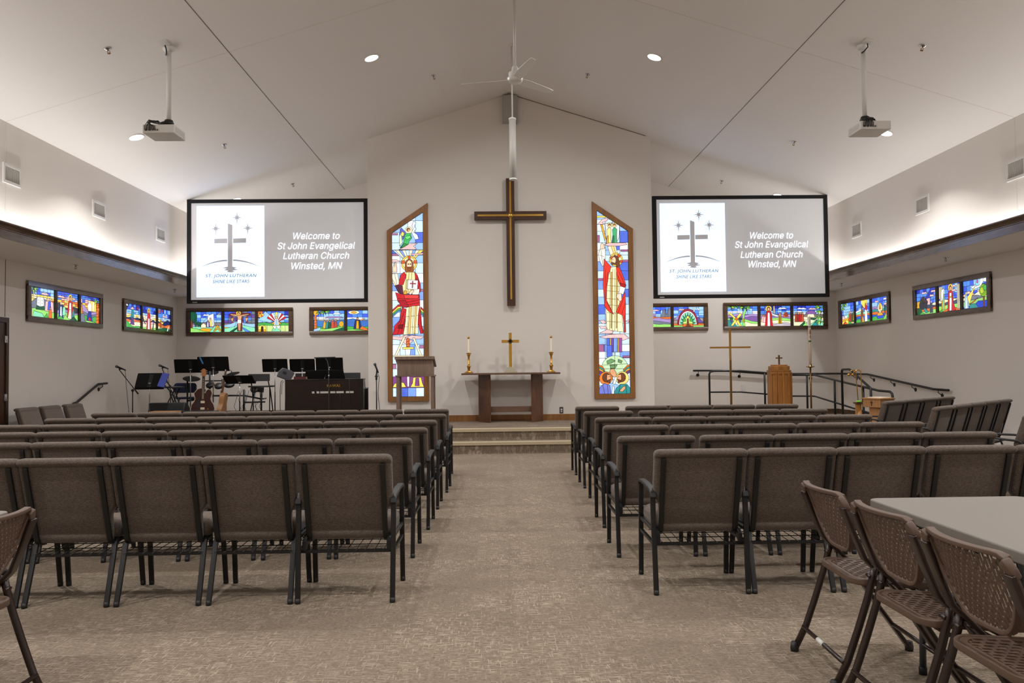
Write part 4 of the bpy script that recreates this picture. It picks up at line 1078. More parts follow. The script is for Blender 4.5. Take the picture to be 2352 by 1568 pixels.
def piano():
    x0, x1, y = -4.03, -2.546, 15.7
    t = thing('upright_piano', 'dark upright piano seen from behind, gold lettering on its back', 'piano', ((x0 + x1) / 2, y, PH))
    W = (x1 - x0) / 2; H = 1.205 - PH
    up = obj('upper_back_panel', MB().box(-W + .03, W - .03, 0, .02, .585, H - .02), 'piano_wood', t)
    obj('lower_back_panel', MB().box(-W + .03, W - .03, 0, .02, .02, .548), 'piano_wood', t)
    for x in (-.085, .105, .22, .40): obj('slot_bar', MB().box(x - .008, x + .008, .001, .018, .548, .585), 'piano_wood', t)
    for a, b in ((-W + .03, -.235), (.56, W - .03)): obj('slot_filler', MB().box(a, b, .001, .018, .548, .585), 'piano_wood', t)
    for s in (-1, 1):
        obj('side_panel', MB().prism([(0, 0), (.42, 0), (.42, .36), (.48, .40), (.48, .62), (.30, .66), (.22, H - .02), (0, H - .02)], s * W - (.03 if s > 0 else 0), s * W + (0 if s > 0 else .03), 'yz'), 'piano_wood', t)
        obj('toe_block', MB().box(s * (W + .0) - .045, s * (W + .0) + .045, .30, .48, 0, .62), 'piano_wood', t)
    obj('lid', MB().box(-W - .005, W + .005, -.008, .25, H - .02, H), 'piano_wood', t, bevel=.004)
    obj('key_bed', MB().box(-W + .03, W - .03, .20, .50, .40, .48), 'piano_wood', t)
    k = MB()
    for i in range(52): k.box(-.61 + i * .0235, -.61 + i * .0235 + .0225, .34, .49, .48, .495)
    obj('keys', k, 'white_plastic', t)
    me = text_mesh('lettering', 'KAWAI', .072, 0, 1.12, .0016)
    obj('lettering', me, 'gold', up, loc=(.178, -.002, .69), rot=(PI / 2, 0, 0))
    r = MB(); r.M = Matrix.Translation((-.02, .18, H + .0)) @ Matrix.Rotation(math.radians(16), 4, 'X') @ Matrix.Scale(1, 4)
    top = [(.36 - .72 * i / 12, .165 + .012 * math.sin(PI * i / 12)) for i in range(13)]
    r.prism([(-.39, 0), (.39, 0)] + top, -.008, .008)
    o = obj('music_rest', r, 'music_black', t)
    obj('prop', MB().cyl((-.0, .02, H), (.0, .16, H + .07), .008, 6), 'steel_grey', o)
    obj('cables', MB().tube([(.30, -.006, .54), (.31, -.012, .40), (.33, -.014, .2), (.34, -.012, .02)], .005, 6).tube([(.48, -.006, H), (.49, -.014, .5), (.50, -.016, .38), (.56, -.014, .24), (.55, -.012, .02)], .005, 6).tube([(-W - .02, .3, H), (-W - .05, .28, .7), (-W - .06, .25, .4), (-W - .05, .2, .02)], .006, 6), 'black_plastic', t)
piano()
def monitor():
    t = thing('monitor_speaker', 'small grey monitor speaker tilted on the left end of the piano', 'speaker', (-3.96, 15.86, 1.17))
    b = MB(); b.M = Matrix.Translation((-.10, 0, .128)) @ Matrix.Rotation(math.radians(20), 4, 'Z') @ Matrix.Rotation(math.radians(24), 4, 'Y')
    b.prism([(-.13, -.10), (.12, -.085), (.14, .09), (.06, .11), (-.10, .10), (-.145, .0)], -.10, .10)
    obj('cabinet', b, 'slate_plastic', t, bevel=.018)
    h = MB(); h.M = Matrix.Translation((-.10, 0, .128)) @ Matrix.Rotation(math.radians(20), 4, 'Z') @ Matrix.Rotation(math.radians(24), 4, 'Y')
    h.prism(rrect(-.075, .0, -.01, .045, .02, 4), -.104, -.097); obj('handle_recess', h, 'black_plastic', t)
    obj('cable', MB().tube([(-.16, .02, .02), (-.19, .0, -.02), (-.20, -.02, -.2), (-.20, -.02, -.5), (-.18, .02, -.80)], .006, 6).tube([(-.12, -.02, .0), (-.155, -.04, -.03), (-.165, -.05, -.25)], .005, 6), 'black_plastic', t)
monitor()
h = thing('hymnal', 'red hymnal lying on the piano beside the grey speaker', 'book', (-3.77, 15.80, 1.205))
obj('cover', MB().box(-.10, .13, -.075, .075, 0, .006).box(-.10, .13, -.075, .075, .046, .052).box(-.10, .13, -.075, -.068, 0, .052), 'red_leather', h); obj('pages', MB().box(-.102, .125, -.066, .07, .006, .046), 'page_edge', h)
def lamp():
    t = thing('floor_lamp', 'slim dark floor lamp arching over the piano with a bar head', 'lamp', (-3.175, 15.58, PH))
    obj('base', MB().lathe([(.12, 0), (.12, .018), (.02, .03), (0, .03)], 20), 'black_metal', t)
    obj('pole', MB().tube([(0, 0, .02), (0, 0, .60), (0, 0, .98), (-.012, .02, 1.08), (-.04, .05, 1.17), (-.085, .08, 1.225)], .009, 8), 'dark_grey', t)
    obj('collar', MB().cyl((0, 0, .86), (0, 0, .90), .013, 10), 'chrome', t)
    obj('lamp_head', MB().bar([(-.29, .08, 1.225), (.11, .08, 1.232)], .035, .022), 'black_metal', t, bevel=.006)
lamp()
def box_speaker():
    t = thing('stage_wedge_speaker', 'black wedge floor monitor under the music stands', 'speaker', (-6.08, 15.36, PH))
    obj('cabinet', MB().prism([(-.17, 0), (.20, 0), (.20, .26), (.02, .42), (-.10, .42), (-.17, .25)], -.33, .33, 'yz'), 'black_plastic', t, bevel=.02)
    obj('handle', MB().box(-.10, .06, -.185, -.165, .14, .21), 'music_black', t)
box_speaker()
o = tag(obj('wooden_box', MB().box(-.225, .225, -.13, .13, 0, .705), 'light_oak', bevel=.006), 'light wood box in front of the stage, below the floor monitor', 'box')
o.location = (-5.66, 14.12, 0)
p = thing('keyboard_case', 'long black equipment case on the stage below the red guitar', 'case', (-5.45, 14.98, PH))
obj('body', MB().box(-.37, .37, -.12, .12, 0, .275), 'black_plastic', p, bevel=.01); obj('latch', MB().box(-.12, -.06, -.128, -.118, .18, .22), 'steel_grey', p); obj('latch', MB().box(.16, .22, -.128, -.118, .18, .22), 'steel_grey', p)
p = thing('grey_case', 'low grey case on the stage right of the black one', 'case', (-4.79, 15.0, PH))
obj('body', MB().box(-.26, .26, -.10, .10, 0, .255), 'slate_plastic', p, bevel=.01); obj('lid_edge', MB().box(-.262, .262, -.103, .103, .20, .208), 'dark_grey', p)

def blue_chair():
    t = thing('blue_folding_chair', 'blue padded metal folding chair in the band corner', 'chair', (-6.33, 17.0, PH))
    obj('seat', MB().prism(rrect(-.21, .21, -.20, .18, .05, 4), .43, .47, 'xy'), 'blue_vinyl', t, bevel=.012)
    obj('backrest', MB().prism(rrect(-.23, .23, .56, .76, .06, 5), .19, .215), 'blue_vinyl', t, bevel=.01)
    for s in (-1, 1):
        obj('rear_leg', MB().tube([(s * .225, .24, .70), (s * .225, .18, .45), (s * .225, -.20, .01)], .011, 8), 'steel_grey', t)
        obj('front_leg', MB().tube([(s * .205, .26, .01), (s * .205, .0, .40), (s * .205, -.12, .46)], .011, 8), 'steel_grey', t)
    obj('crossbar', MB().tube([(-.225, -.14, .10), (.225, -.14, .10)], .008, 8).tube([(-.205, .2, .12), (.205, .2, .12)], .008, 8), 'steel_grey', t)
    t.rotation_euler = (0, 0, PI)
blue_chair()
def drums():
    t = thing('electronic_drum_kit', 'black electronic drum kit behind the guitars', 'drum kit', (-5.5, 16.7, PH))
    r = MB()
    for (x, y, h) in ((-.75, .0, .82), (-.26, -.12, 1.0), (.0, -.14, .84), (.42, -.12, .62), (.72, .05, .66)): r.tube([(x, y, .0), (x, y, h)], .019, 10)
    r.tube([(-.75, 0, .40), (-.26, -.12, .50), (.42, -.12, .50), (.72, .05, .42)], .017, 8); r.tube([(-.40, -.12, .80), (.25, -.12, .80)], .012, 8); r.tube([(-.75, 0, .40), (-.75, .35, .40)], .015, 8); r.tube([(.72, .05, .42), (.72, .4, .42)], .015, 8)
    r.tube([(.42, -.12, .36), (.80, .05, .36)], .016, 8)
    obj('rack', r, 'black_metal', t)
    def pad(x, y, z, rad, rx, ry, nm='drum_pad'):
        o = obj(nm, MB().lathe([(.0, -.04), (rad * .8, -.038), (rad, -.02), (rad, .012), (rad * .92, .02), (0, .016)], 20), 'black_plastic', t, loc=(x, y, z), rot=(math.radians(rx), math.radians(ry), 0))
    pad(-.26, -.10, .72, .085, 35, -8); pad(-.05, -.22, .70, .08, 40, 5); pad(.15, -.18, .72, .10, 22, 0); pad(.62, -.10, .62, .075, 60, 25); pad(-.46, -.1, .60, .11, 15, 0)
    def cym(x, y, z, rad, rx, ry):
        o = obj('cymbal', MB().lathe([(.0, .02), (.02, .02), (.05, .012), (rad * .96, -.012), (rad, -.017), (rad * .95, -.022), (0, -.004)], 26), 'music_black', t, loc=(x, y, z), rot=(math.radians(rx), math.radians(ry), 0))
        obj('wing_nut', MB().cyl((0, 0, .015), (0, 0, .06), .008, 8), 'black_metal', o)
    cym(-.65, -.05, .86, .17, 16, 9); cym(-.30, .05, 1.0, .155, 22, 12); cym(.11, .10, .945, .155, 14, -10)
    obj('cymbal_arm', MB().tube([(-.26, -.12, .80), (-.30, .05, 1.0)], .009, 8).tube([(.0, -.14, .82), (.11, .1, .94)], .009, 8).tube([(-.75, 0, .80), (-.65, -.05, .86)], .009, 8), 'chrome', t)
    obj('drum_module', MB().box(-.12, .12, -.03, .03, -.05, .05), 'black_plastic', t, loc=(.68, -.06, .62), rot=(.3, .1, .3))
    c = MB(); rnd = random.Random(4)
    for i in range(8):
        x = .30 + .07 * i
        c.tube([(x, -.08, .60), (x + rnd.uniform(-.05, .05), -.14, .42), (x + rnd.uniform(-.08, .08), -.16, .28), (x + rnd.uniform(-.06, .06), -.12, .15), (x + rnd.uniform(-.1, .1), -.1, .02)], .0045, 6)
    obj('cables', c, 'black_plastic', t)
drums()
def guitar(x, y, z, rz, lean, label, kind):
    t = thing('electric_guitar' if kind else 'acoustic_guitar', label, 'guitar', (x, y, z), rz)
    R = Matrix.Rotation(math.radians(lean), 4, 'X')
    half = [(0, -.005), (.08, .0), (.155, .045), (.18, .11), (.165, .17), (.13, .215), (.115, .25), (.125, .29), (.135, .33), (.115, .375), (.07, .385), (.045, .36), (.03, .33)]
    if not kind: half = [(0, -.005), (.10, .0), (.175, .05), (.19, .12), (.165, .19), (.125, .24), (.12, .29), (.135, .35), (.13, .41), (.09, .455), (.03, .47)]
    if kind: half = [(a * 1.22, b * 1.36) for a, b in half]
    body = [(a, b) for a, b in half] + [(-a, b) for a, b in half[::-1][:-1]]
    if kind: body = [(a, b) for a, b in half] + [(-.028, .545), (-.06, .54), (-.10, .525)] + [(-a, b) for a, b in half[:-4][::-1][:-1]]
    d = .024 if kind else .045
    m = MB(); m.M = R; m.prism(body, -d, d); b = obj('body', m, 'guitar_red' if kind else 'light_oak', t, bevel=.006)
    if kind:
        e = MB(); e.M = R; cl = [Vector((p[0], 0, p[1])) for p in body]
        for yy in (-d, d): e.sweep([c + Vector((0, yy, 0)) for c in cl], [(-.004, -.004), (.004, -.004), (.004, .004), (-.004, .004)], closed=True, smooth=False, up=(0, 1, 0))
        obj('binding', e, 'cream', b)
        e = MB(); e.M = R; e.prism([(a - .014, q + .002) for a, q in body], d * .6, d * 1.6); obj('amber_back', e, 'guitar_amber', b)
        for q in (.14, .26):
            e = MB(); e.M = R; e.box(-.036, .036, -d - .010, -d, q, q + .042); obj('pickup', e, 'cream', b)
        e = MB(); e.M = R; e.box(-.04, .04, -d - .012, -d, .04, .055); obj('bridge', e, 'chrome', b)
        e = MB(); e.M = R
        for (a, q) in ((.09, .06), (.12, .10), (.10, .15), (.13, .05)): e.cyl((a, -d - .012, q), (a, -d, q), .011, 10)
        obj('knobs', e, 'gold', b)
        e = MB(); e.M = R; e.prism([(-.045, .16), (-.10, .18), (-.115, .26), (-.075, .38), (-.045, .34)], -d - .006, -d); obj('pickguard', e, 'black_plastic', b)
    n = MB(); n.M = R; n.box(-.024, .024, -d - .004, -d + .018, .30, .77); nk = obj('neck', n, 'neck_wood', t)
    e = MB(); e.M = R; e.box(-.022, .022, -d - .008, -d - .003, .32, .77); fb = obj('fretboard', e, 'fret_dark' if kind else 'neck_wood', t)
    e = MB(); e.M = R
    for k in range(14):
        q = .76 - .42 * (1 - .944 ** (k + 1)) / (1 - .944 ** 15) * 1.0
        e.box(-.012, .012, -d - .0095, -d - .0075, q - .012, q - .004)
    obj('inlays', e, 'cream', fb)
    e = MB(); e.M = R; e.prism([(-.024, .765), (.024, .765), (.04, .80), (.038, .89), (.015, .91), (-.015, .91), (-.038, .89), (-.04, .80)], -d - .002, -d + .014); hd = obj('headstock', e, 'guitar_amber' if kind else 'neck_wood', t)
    e = MB(); e.M = R
    for k in range(3):
        for sx in (-1, 1): e.cyl((sx * .035, -d + .006, .80 + .035 * k), (sx * .062, -d + .006, .80 + .035 * k), .008, 8)
    obj('tuners', e, 'chrome', hd)
    return t
guitar(-5.50, 15.45, .52, math.radians(6), -7, 'dark red electric guitar with cream binding on a stand', True)
guitar(-5.27, 15.75, .50, math.radians(-88), -9, 'second guitar with light wood sides behind the red one', False)
def gstand(x, y, label):
    t = thing('guitar_stand', label, 'guitar stand', (x, y, PH), 0, 'guitar stands')
    obj('yoke', MB().tube([(-.14, -.10, .20), (-.12, .04, .20), (.12, .04, .20), (.14, -.10, .20)], .009, 8), 'black_metal', t)
    obj('post', MB().cyl((0, .04, .02), (0, .10, .62), .010, 8), 'black_metal', t)
    for a in (90, 210, 330):
        c, q = math.cos(math.radians(a)), math.sin(math.radians(a)); obj('leg', MB().tube([(0, .05, .16), (.2 * c, .05 + .2 * q, .01)], .008, 8), 'black_metal', t)
gstand(-5.50, 15.47, 'black stand under the dark red guitar'); gstand(-5.30, 15.78, 'black stand under the second guitar')
a = thing('floor_tube_case', 'short black cylinder standing against the wall beside the piano', 'case', (-2.60, 16.4, PH))
obj('body', MB().cyl((0, 0, 0), (0, 0, .42), .06, 16), 'black_plastic', a); obj('cable_loop', MB().tube([(-.05, -.04, .42), (-.03, -.05, .50), (.0, -.05, .53), (.03, -.05, .50), (.05, -.04, .42)], .006, 6).tube([(-.05, -.04, .42), (-.12, -.06, .3), (-.10, -.07, .15), (-.05, -.07, .01)], .005, 6), 'black_plastic', a)
o = tag(obj('wall_rod', MB().tube([(-3.0, 17.2, 1.0), (-2.41, 17.2, .97)], .015, 8), 'black_metal'), 'short dark rod between the piano and the altar wall', 'rod')
# ================================================================ BACKLIT STAINED GLASS
LEAD = (10, 10, 12)
def clip(poly, edges):
    """clip a polygon to a convex region given as (a,b,c): a*x+b*y+c >= 0"""
    for (a, b, c) in edges:
        out = []; n = len(poly)
        for i in range(n):
            p, q = poly[i], poly[(i + 1) % n]
            dp, dq = a * p[0] + b * p[1] + c, a * q[0] + b * q[1] + c
            if dp >= 0: out.append(p)
            if (dp >= 0) != (dq >= 0):
                t = dp / (dp - dq); out.append((p[0] + t * (q[0] - p[0]), p[1] + t * (q[1] - p[1])))
        poly = out
        if len(poly) < 3: return []
    return poly
class Pane:
    """pieces of coloured glass laid one over another with lead between; units 0..W, 0..H (metres)"""
    def __init__(s, region, unit=1.0, lead=.006):
        s.P = []; s.lead = lead; s.k = unit
        n = len(region); s.region = region; s.edges = []
        for i in range(n):
            (x0, y0), (x1, y1) = region[i], region[(i + 1) % n]
            s.edges.append((-(y1 - y0), x1 - x0, (y1 - y0) * x0 - (x1 - x0) * y0))
    def p(s, col, pts, lead=True):
        s.P.append((col, pts)); 
        if lead: s.line(pts + [pts[0]])
        return s
    def line(s, pts, w=None, col=LEAD):
        w = (w or s.lead) / 2
        for (x0, y0), (x1, y1) in zip(pts, pts[1:]):
            d = math.hypot(x1 - x0, y1 - y0)
            if d < 1e-6: continue
            ux, uy = (x1 - x0) / d, (y1 - y0) / d; nx, ny = -uy * w, ux * w; ex, ey = ux * w * .6, uy * w * .6
            s.P.append((col, [(x0 - ex + nx, y0 - ey + ny), (x0 - ex - nx, y0 - ey - ny), (x1 + ex - nx, y1 + ey - ny), (x1 + ex + nx, y1 + ey + ny)]))
        return s
    def ell(s, col, cx, cy, rx, ry=None, n=14, a0=0, a1=360, lead=True):
        ry = ry or rx
        return s.p(col, [(cx + rx * math.cos(math.radians(a0 + (a1 - a0) * i / n)), cy + ry * math.sin(math.radians(a0 + (a1 - a0) * i / n))) for i in range(n + (a1 - a0 != 360))], lead)
    def build(s, name, parent, toworld):
        vs = []; fs = []; cols = []
        layer = 0
        for col, pts in s.P:
            q = clip([(x, y) for x, y in pts], s.edges)
            if len(q) < 3: continue
            layer += 1; o = len(vs)
            vs += [toworld(x, y, layer * 1.5e-5) for x, y in q]
            fs.append(tuple(range(o, o + len(q)))); cols.append(lin(col))
        me = bpy.data.meshes.new(name); me.from_pydata(vs, [], fs)
        ca = me.color_attributes.new('glass', 'FLOAT_COLOR', 'CORNER'); k = 0
        for f, c in zip(me.polygons, cols):
            for _ in range(f.loop_total): ca.data[k].color = (*c, 1); k += 1
        o = bpy.data.objects.new(name, me); COL.objects.link(o); o.parent = parent; me.materials.append(MATS['stained_glass'])
        return o
def b_glass(nt, b):
    a = N(nt, 'ShaderNodeVertexColor'); a.layer_name = 'glass'
    n = noise(nt, 9, detail=2)
    c = mixc(nt, 0.30, a.outputs[0], ramp(nt, n, [(.3, (.55, .55, .55)), (.7, (1.25, 1.25, 1.25))]), 'MULTIPLY')
    nt.links.new(c, b.inputs['Emission Color']); b.inputs['Emission Strength'].default_value = 1.15
    nt.links.new(mixc(nt, .85, a.outputs[0], (.0, .0, .0)), b.inputs['Base Color'])
mat('stained_glass', (.05, .05, .05), .3, build=b_glass)

# colours
BL, MB_, DB, PB = (84, 140, 236), (66, 96, 226), (38, 52, 168), (158, 204, 246)
WH, CR, YE, GO, OR, RE = (246, 248, 250), (250, 236, 196), (255, 222, 96), (226, 168, 40), (224, 110, 44), (196, 34, 44)
GR, LG, DG, PU, LI, PK = (72, 172, 74), (150, 220, 110), (22, 84, 56), (98, 74, 150), (166, 140, 196), (240, 192, 190)
BR, DK, SK, TE, GY, MI = (120, 66, 38), (44, 44, 54), (226, 164, 120), (48, 138, 140), (112, 120, 136), (136, 222, 178)
W_, H_ = .688, .46
def sc(pts): return [(x / 100 * W_, y / 100 * H_) for x, y in pts]
class Scene(Pane):
    def __init__(s, seed): super().__init__([(0, 0), (W_, 0), (W_, H_), (0, H_)], 1, .0068); s.r = random.Random(seed)
    def q(s, col, *pts): return s.p(col, sc(pts))
    def l(s, *pts): return s.line(sc(pts))
    def e(s, col, cx, cy, rx, ry=None, **k): return s.ell(col, cx / 100 * W_, cy / 100 * H_, rx / 100 * W_, (ry if ry else rx * W_ / H_) / 100 * H_, **k)
    def sky(s, bands, n=5):
        """bands: list of (y0,y1,colours); split in n columns"""
        n += 2
        for y0, y1, cs in bands:
            k = 2 if y1 - y0 > 13 else 1
            for j in range(k):
                a, b = y0 + (y1 - y0) * j / k, y0 + (y1 - y0) * (j + 1) / k
                for i in range(n): s.q(s.r.choice(cs), (100 * i / n, a), (100 * (i + 1) / n, a), (100 * (i + 1) / n, b), (100 * i / n, b))
    def hills(s, col, ys, base=-2):
        n = len(ys) - 1; return s.q(col, (-2, base), (102, base), *[(100 * i / n, ys[i]) for i in range(n, -1, -1)])
    def cloud(s, cx, cy, w, col=WH):
        s.q(col, (cx - w, cy - 2), (cx + w, cy - 2), (cx + w * .7, cy + 2), (cx + w * .3, cy + 6), (cx - w * .1, cy + 4), (cx - w * .5, cy + 7), (cx - w * .8, cy + 2))
    def robe(s, cx, b, h, col, trim=None, hair=BR, halo=None, w=None, skin=SK):
        w = w or h * .2
        if halo: s.e(halo, cx, b + h * .9, h * .085 * 1.25)
        s.q(col, (cx - w, b), (cx + w, b), (cx + w * .75, b + h * .5), (cx + w * .62, b + h * .74), (cx, b + h * .82), (cx - w * .62, b + h * .74), (cx - w * .75, b + h * .5))
        if trim: s.q(trim, (cx - w * .4, b), (cx + w * .35, b), (cx + w * .25, b + h * .7), (cx - w * .25, b + h * .7))
        s.e(hair, cx, b + h * .89, h * .062, h * .105); s.e(skin, cx, b + h * .87, h * .038, h * .07, lead=False)
    def palm(s, x, y, d=1):
        for k, (dx, dy) in enumerate(((18, 6), (22, -4), (16, -14), (6, -20), (-10, -8))):
            c = (LG, GR, (190, 214, 70), DG, GR)[k]
            s.q(c, (x, y), (x + d * dx * .6, y + dy * .3 + 6), (x + d * dx, y + dy), (x + d * dx * .5, y + dy * .3 - 2))
    def trunk(s, x, w, y0, y1, col=OR):
        s.q(col, (x - w, y0), (x + w, y0), (x + w * .6, y1), (x - w * .6, y1))
        k = 6
        for i in range(1, k): yy = y0 + (y1 - y0) * i / k; s.l((x - w, yy), (x + w, yy + 3))
    def rays(s, cx, cy, r, a0, a1, cols):
        n = len(cols)
        for i, c in enumerate(cols):
            a, b = math.radians(a0 + (a1 - a0) * i / n), math.radians(a0 + (a1 - a0) * (i + 1) / n)
            s.q(c, (cx, cy), (cx + r * math.cos(a), cy + 1.5 * r * math.sin(a)), (cx + r * math.cos(b), cy + 1.5 * r * math.sin(b)))
def panes():
    D = {}
    def S(k): D[k] = Scene(hash(k) % 97 if False else sum(map(ord, k))); return D[k]
    # --- left wall, larger looking window
    s = S('A1'); s.sky([(76, 100, [MB_, BL, PB]), (62, 76, [CR, YE]), (40, 62, [YE, OR, CR])]); s.cloud(62, 80, 18, PK); s.palm(8, 88); s.palm(14, 96)
    s.hills(GY, [42, 60, 70, 64, 52, 58]); s.hills(LG, [26, 30, 28, 34, 30, 26]); s.q(DG, (24, 26), (62, 26), (58, 40), (28, 40)); s.q(WH, (28, 40), (42, 36), (42, 70), (30, 68)); s.q(WH, (42, 36), (58, 40), (56, 68), (42, 70))
    for x, y in ((35, 58), (49, 58), (35, 48), (49, 48)): s.e((120, 120, 130), x, y, 1.6, lead=False)
    s.robe(70, 24, 44, PK, None, PK); s.robe(90, 22, 46, PK, None, PK); s.robe(80, 28, 40, MB_, None, PB); s.robe(84, -4, 44, OR, None, BR); s.trunk(3, 6, 0, 55); s.q(MI, (12, 0), (60, 0), (50, 14), (16, 20)); s.q(GR, (56, 0), (76, 0), (70, 16))
    s = S('A2'); s.sky([(84, 100, [MB_, BL]), (70, 84, [PK, LI, BL]), (54, 70, [OR, YE]), (34, 54, [YE, CR, LI])], 6); s.cloud(25, 80, 18, PK); s.hills((60, 56, 62), [60, 58, 46, 40, 52, 48]); s.hills(LI, [30, 36, 40, 34, 28, 30]); s.hills(LG, [22, 20, 28, 26, 22, 24])
    s.robe(22, 6, 58, (30, 60, 140), WH, WH); s.robe(36, 16, 40, MI, None, BR); s.robe(64, 6, 84, RE, WH, BR, YE, w=15); s.q(CR, (52, 6), (64, 6), (66, 40), (60, 40)); s.robe(78, 10, 34, TE); s.q(GR, (0, 0), (40, 0), (20, 14)); s.q(LG, (30, 0), (62, 0), (40, 20)); s.q(DG, (60, 0), (100, 0), (80, 16)); s.l((70, 0), (80, 16), (90, 0))
    s = S('A3'); s.sky([(86, 100, [MB_, DB, BL]), (72, 86, [OR, PK, MB_]), (58, 72, [(90, 40, 90), YE, OR]), (44, 58, [YE, GO, CR])]); s.hills(LI, [60, 66, 48, 40, 46, 44]); s.hills(GY, [40, 40, 34, 30, 34, 34]); s.hills(GR, [26, 28, 24, 20, 26, 28])
    for i in range(4): s.q((CR, YE)[i % 2], (44 + 10 * i, 44), (54 + 10 * i, 44), (54 + 10 * i, 84), (44 + 10 * i, 84))
    s.q(WH, (44, 40), (58, 40), (62, 66), (54, 76), (46, 76), (40, 66)); s.q((32, 56, 150), (34, 4), (66, 4), (58, 44), (44, 44)); s.e(RE, 50, 12, 6); s.robe(8, 26, 44, OR, GO, BR); s.q(GY, (0, 0), (30, 0), (22, 34), (6, 30)); s.q(LG, (22, 8), (40, 0), (90, 0), (60, 6)); s.trunk(91, 8, 0, 72); s.palm(92, 86, -1)
    # --- left wall, window near the corner
    s = S('B1'); s.sky([(76, 100, [MB_, DB, BL]), (58, 76, [PB, BL]), (42, 58, [YE, CR])]); s.hills((24, 36, 84), [44, 40, 46, 40, 46, 42]); s.hills(OR, [34, 36, 32, 38, 34, 36]); s.hills(CR, [16, 22, 26, 24, 28, 26]); s.hills(GR, [30, 24, 10, 6, 10, 8])
    s.q(TE, (36, 40), (60, 40), (56, 80), (44, 80)); s.q(PK, (34, 78), (62, 78), (48, 90)); s.q((90, 56, 120), (34, 14), (62, 12), (54, 44), (44, 46)); s.q(DK, (10, 70), (26, 96), (30, 100), (16, 100)); s.q(RE, (72, 96), (92, 84), (84, 76)); s.l((100, 60), (70, 100)); s.cloud(14, 92, 8); s.q(WH, (72, 8), (84, 8), (80, 30))
    s = S('B2'); s.sky([(70, 100, [MB_, BL, DB]), (52, 70, [PB, CR]), (36, 52, [YE, CR])]); s.hills((28, 40, 90), [40, 36, 40, 34, 46, 36]); s.hills(PK, [30, 34, 30, 32, 36, 30]); s.hills(CR, [20, 26, 24, 22, 26, 26]); s.hills(LG, [10, 8, 12, 6, 8, 10])
    s.q(WH, (26, 52), (50, 74), (74, 52), (66, 44), (50, 56), (34, 44)); s.robe(50, -2, 92, RE, WH, BR, YE, w=17); s.e(RE, 50, 62, 9); s.q(DK, (0, 56), (24, 20), (28, 22), (4, 62)); s.q(DK, (100, 100), (78, 70), (84, 70)); s.q(DK, (74, 0), (82, 40), (86, 38), (82, 0))
    s = S('B3'); s.sky([(60, 100, [MB_, BL, DB, PB]), (46, 60, [PB, WH])], 7); s.cloud(62, 66, 24, PK); s.hills(YE, [52, 50, 40, 36, 34, 30]); s.hills((26, 40, 92), [46, 40, 30, 44, 52, 48]); s.hills(OR, [36, 34, 28, 24, 30, 32]); s.hills(CR, [20, 20, 14, 10, 12, 14]); s.robe(28, 14, 40, OR, BR); s.q(GY, (40, 0), (60, 0), (52, 24)); s.hills(DG, [4, 10, 12, 16, 14, 10]); s.q(WH, (74, 0), (82, 0), (92, 24), (88, 26)); s.e(OR, 16, 88, 6); s.e(RE, 36, 92, 5); s.l((0, 80), (44, 100))
    # --- far wall, left
    s = S('E1'); s.sky([(70, 100, [MB_, BL, PB]), (48, 70, [PB, BL])], 4); s.q(PB, (40, 50), (72, 92), (76, 50)); s.cloud(52, 82, 14); s.hills(LI, [42, 36, 34, 36, 30, 36]); s.hills(MI, [30, 28, 26, 24, 24, 26]); s.q(WH, (52, 28), (56, 80), (74, 92), (76, 30)); s.robe(64, 28, 44, CR, YE, LI); s.robe(56, 26, 34, PU, WH, LI); s.q(CR, (34, 22), (50, 22), (50, 36), (42, 44), (34, 36))
    s.e(DG, 8, 76, 13, 28); s.trunk(3, 4, 0, 60, BR); 
    for x, h in ((17, 34), (25, 22), (31, 18)): s.e(DG, x, 30 + h * .5, 3.4, h * .62)
    s.hills(GO, [8, 10, 20, 18, 12, 6]); s.hills(LG, [22, 18, 6, 2, 0, 0]); s.q(MI, (60, 0), (100, 0), (100, 30), (78, 30)); s.q(GO, (74, 4), (80, 4), (88, 26), (94, 4), (100, 4), (90, 32), (84, 32)); s.q(GO, (78, 12), (96, 12), (96, 16), (78, 16)); s.e(YE, 90, 92, 5); s.e(MB_, 88, 95, 5)
    s = S('E2'); s.sky([(70, 100, [(100, 104, 160), PU, MB_, GY]), (44, 70, [GY, BL, PU])], 6); s.hills(PB, [34, 40, 52, 46, 38, 40]); s.hills(GO, [24, 22, 28, 26, 22, 22]); s.hills(MI, [18, 22, 30, 34, 26, 20]); s.q(DG, (16, 0), (48, 30), (46, 20), (28, 0)); s.q(BL, (70, 0), (50, 30), (58, 24), (86, 0))
    for x in (26, 72): s.q(RE, (x - 2, 44), (x + 2, 44), (x + 2, 74), (x - 2, 74)); s.q(SK, (x - 5, 66), (x + 5, 70), (x + 1, 50), (x - 1, 50))
    s.q((110, 40, 40), (16, 78), (84, 80), (84, 92), (16, 90)); s.q((110, 40, 40), (42, 4), (58, 4), (58, 100), (42, 100)); s.q(SK, (20, 82), (44, 76), (56, 76), (80, 84), (80, 88), (58, 84), (46, 84), (20, 88)); s.q(SK, (43, 56), (55, 56), (57, 80), (42, 80)); s.q(WH, (42, 40), (55, 42), (55, 60), (43, 60)); s.q(SK, (46, 6), (52, 6), (54, 42), (44, 42)); s.l((49, 6), (50, 40)); s.e(YE, 46, 92, 8); s.e(BR, 46, 90, 4.5); s.e(SK, 46, 88, 3, lead=False); s.l((32, 18), (44, 70)); s.l((66, 30), (56, 70))
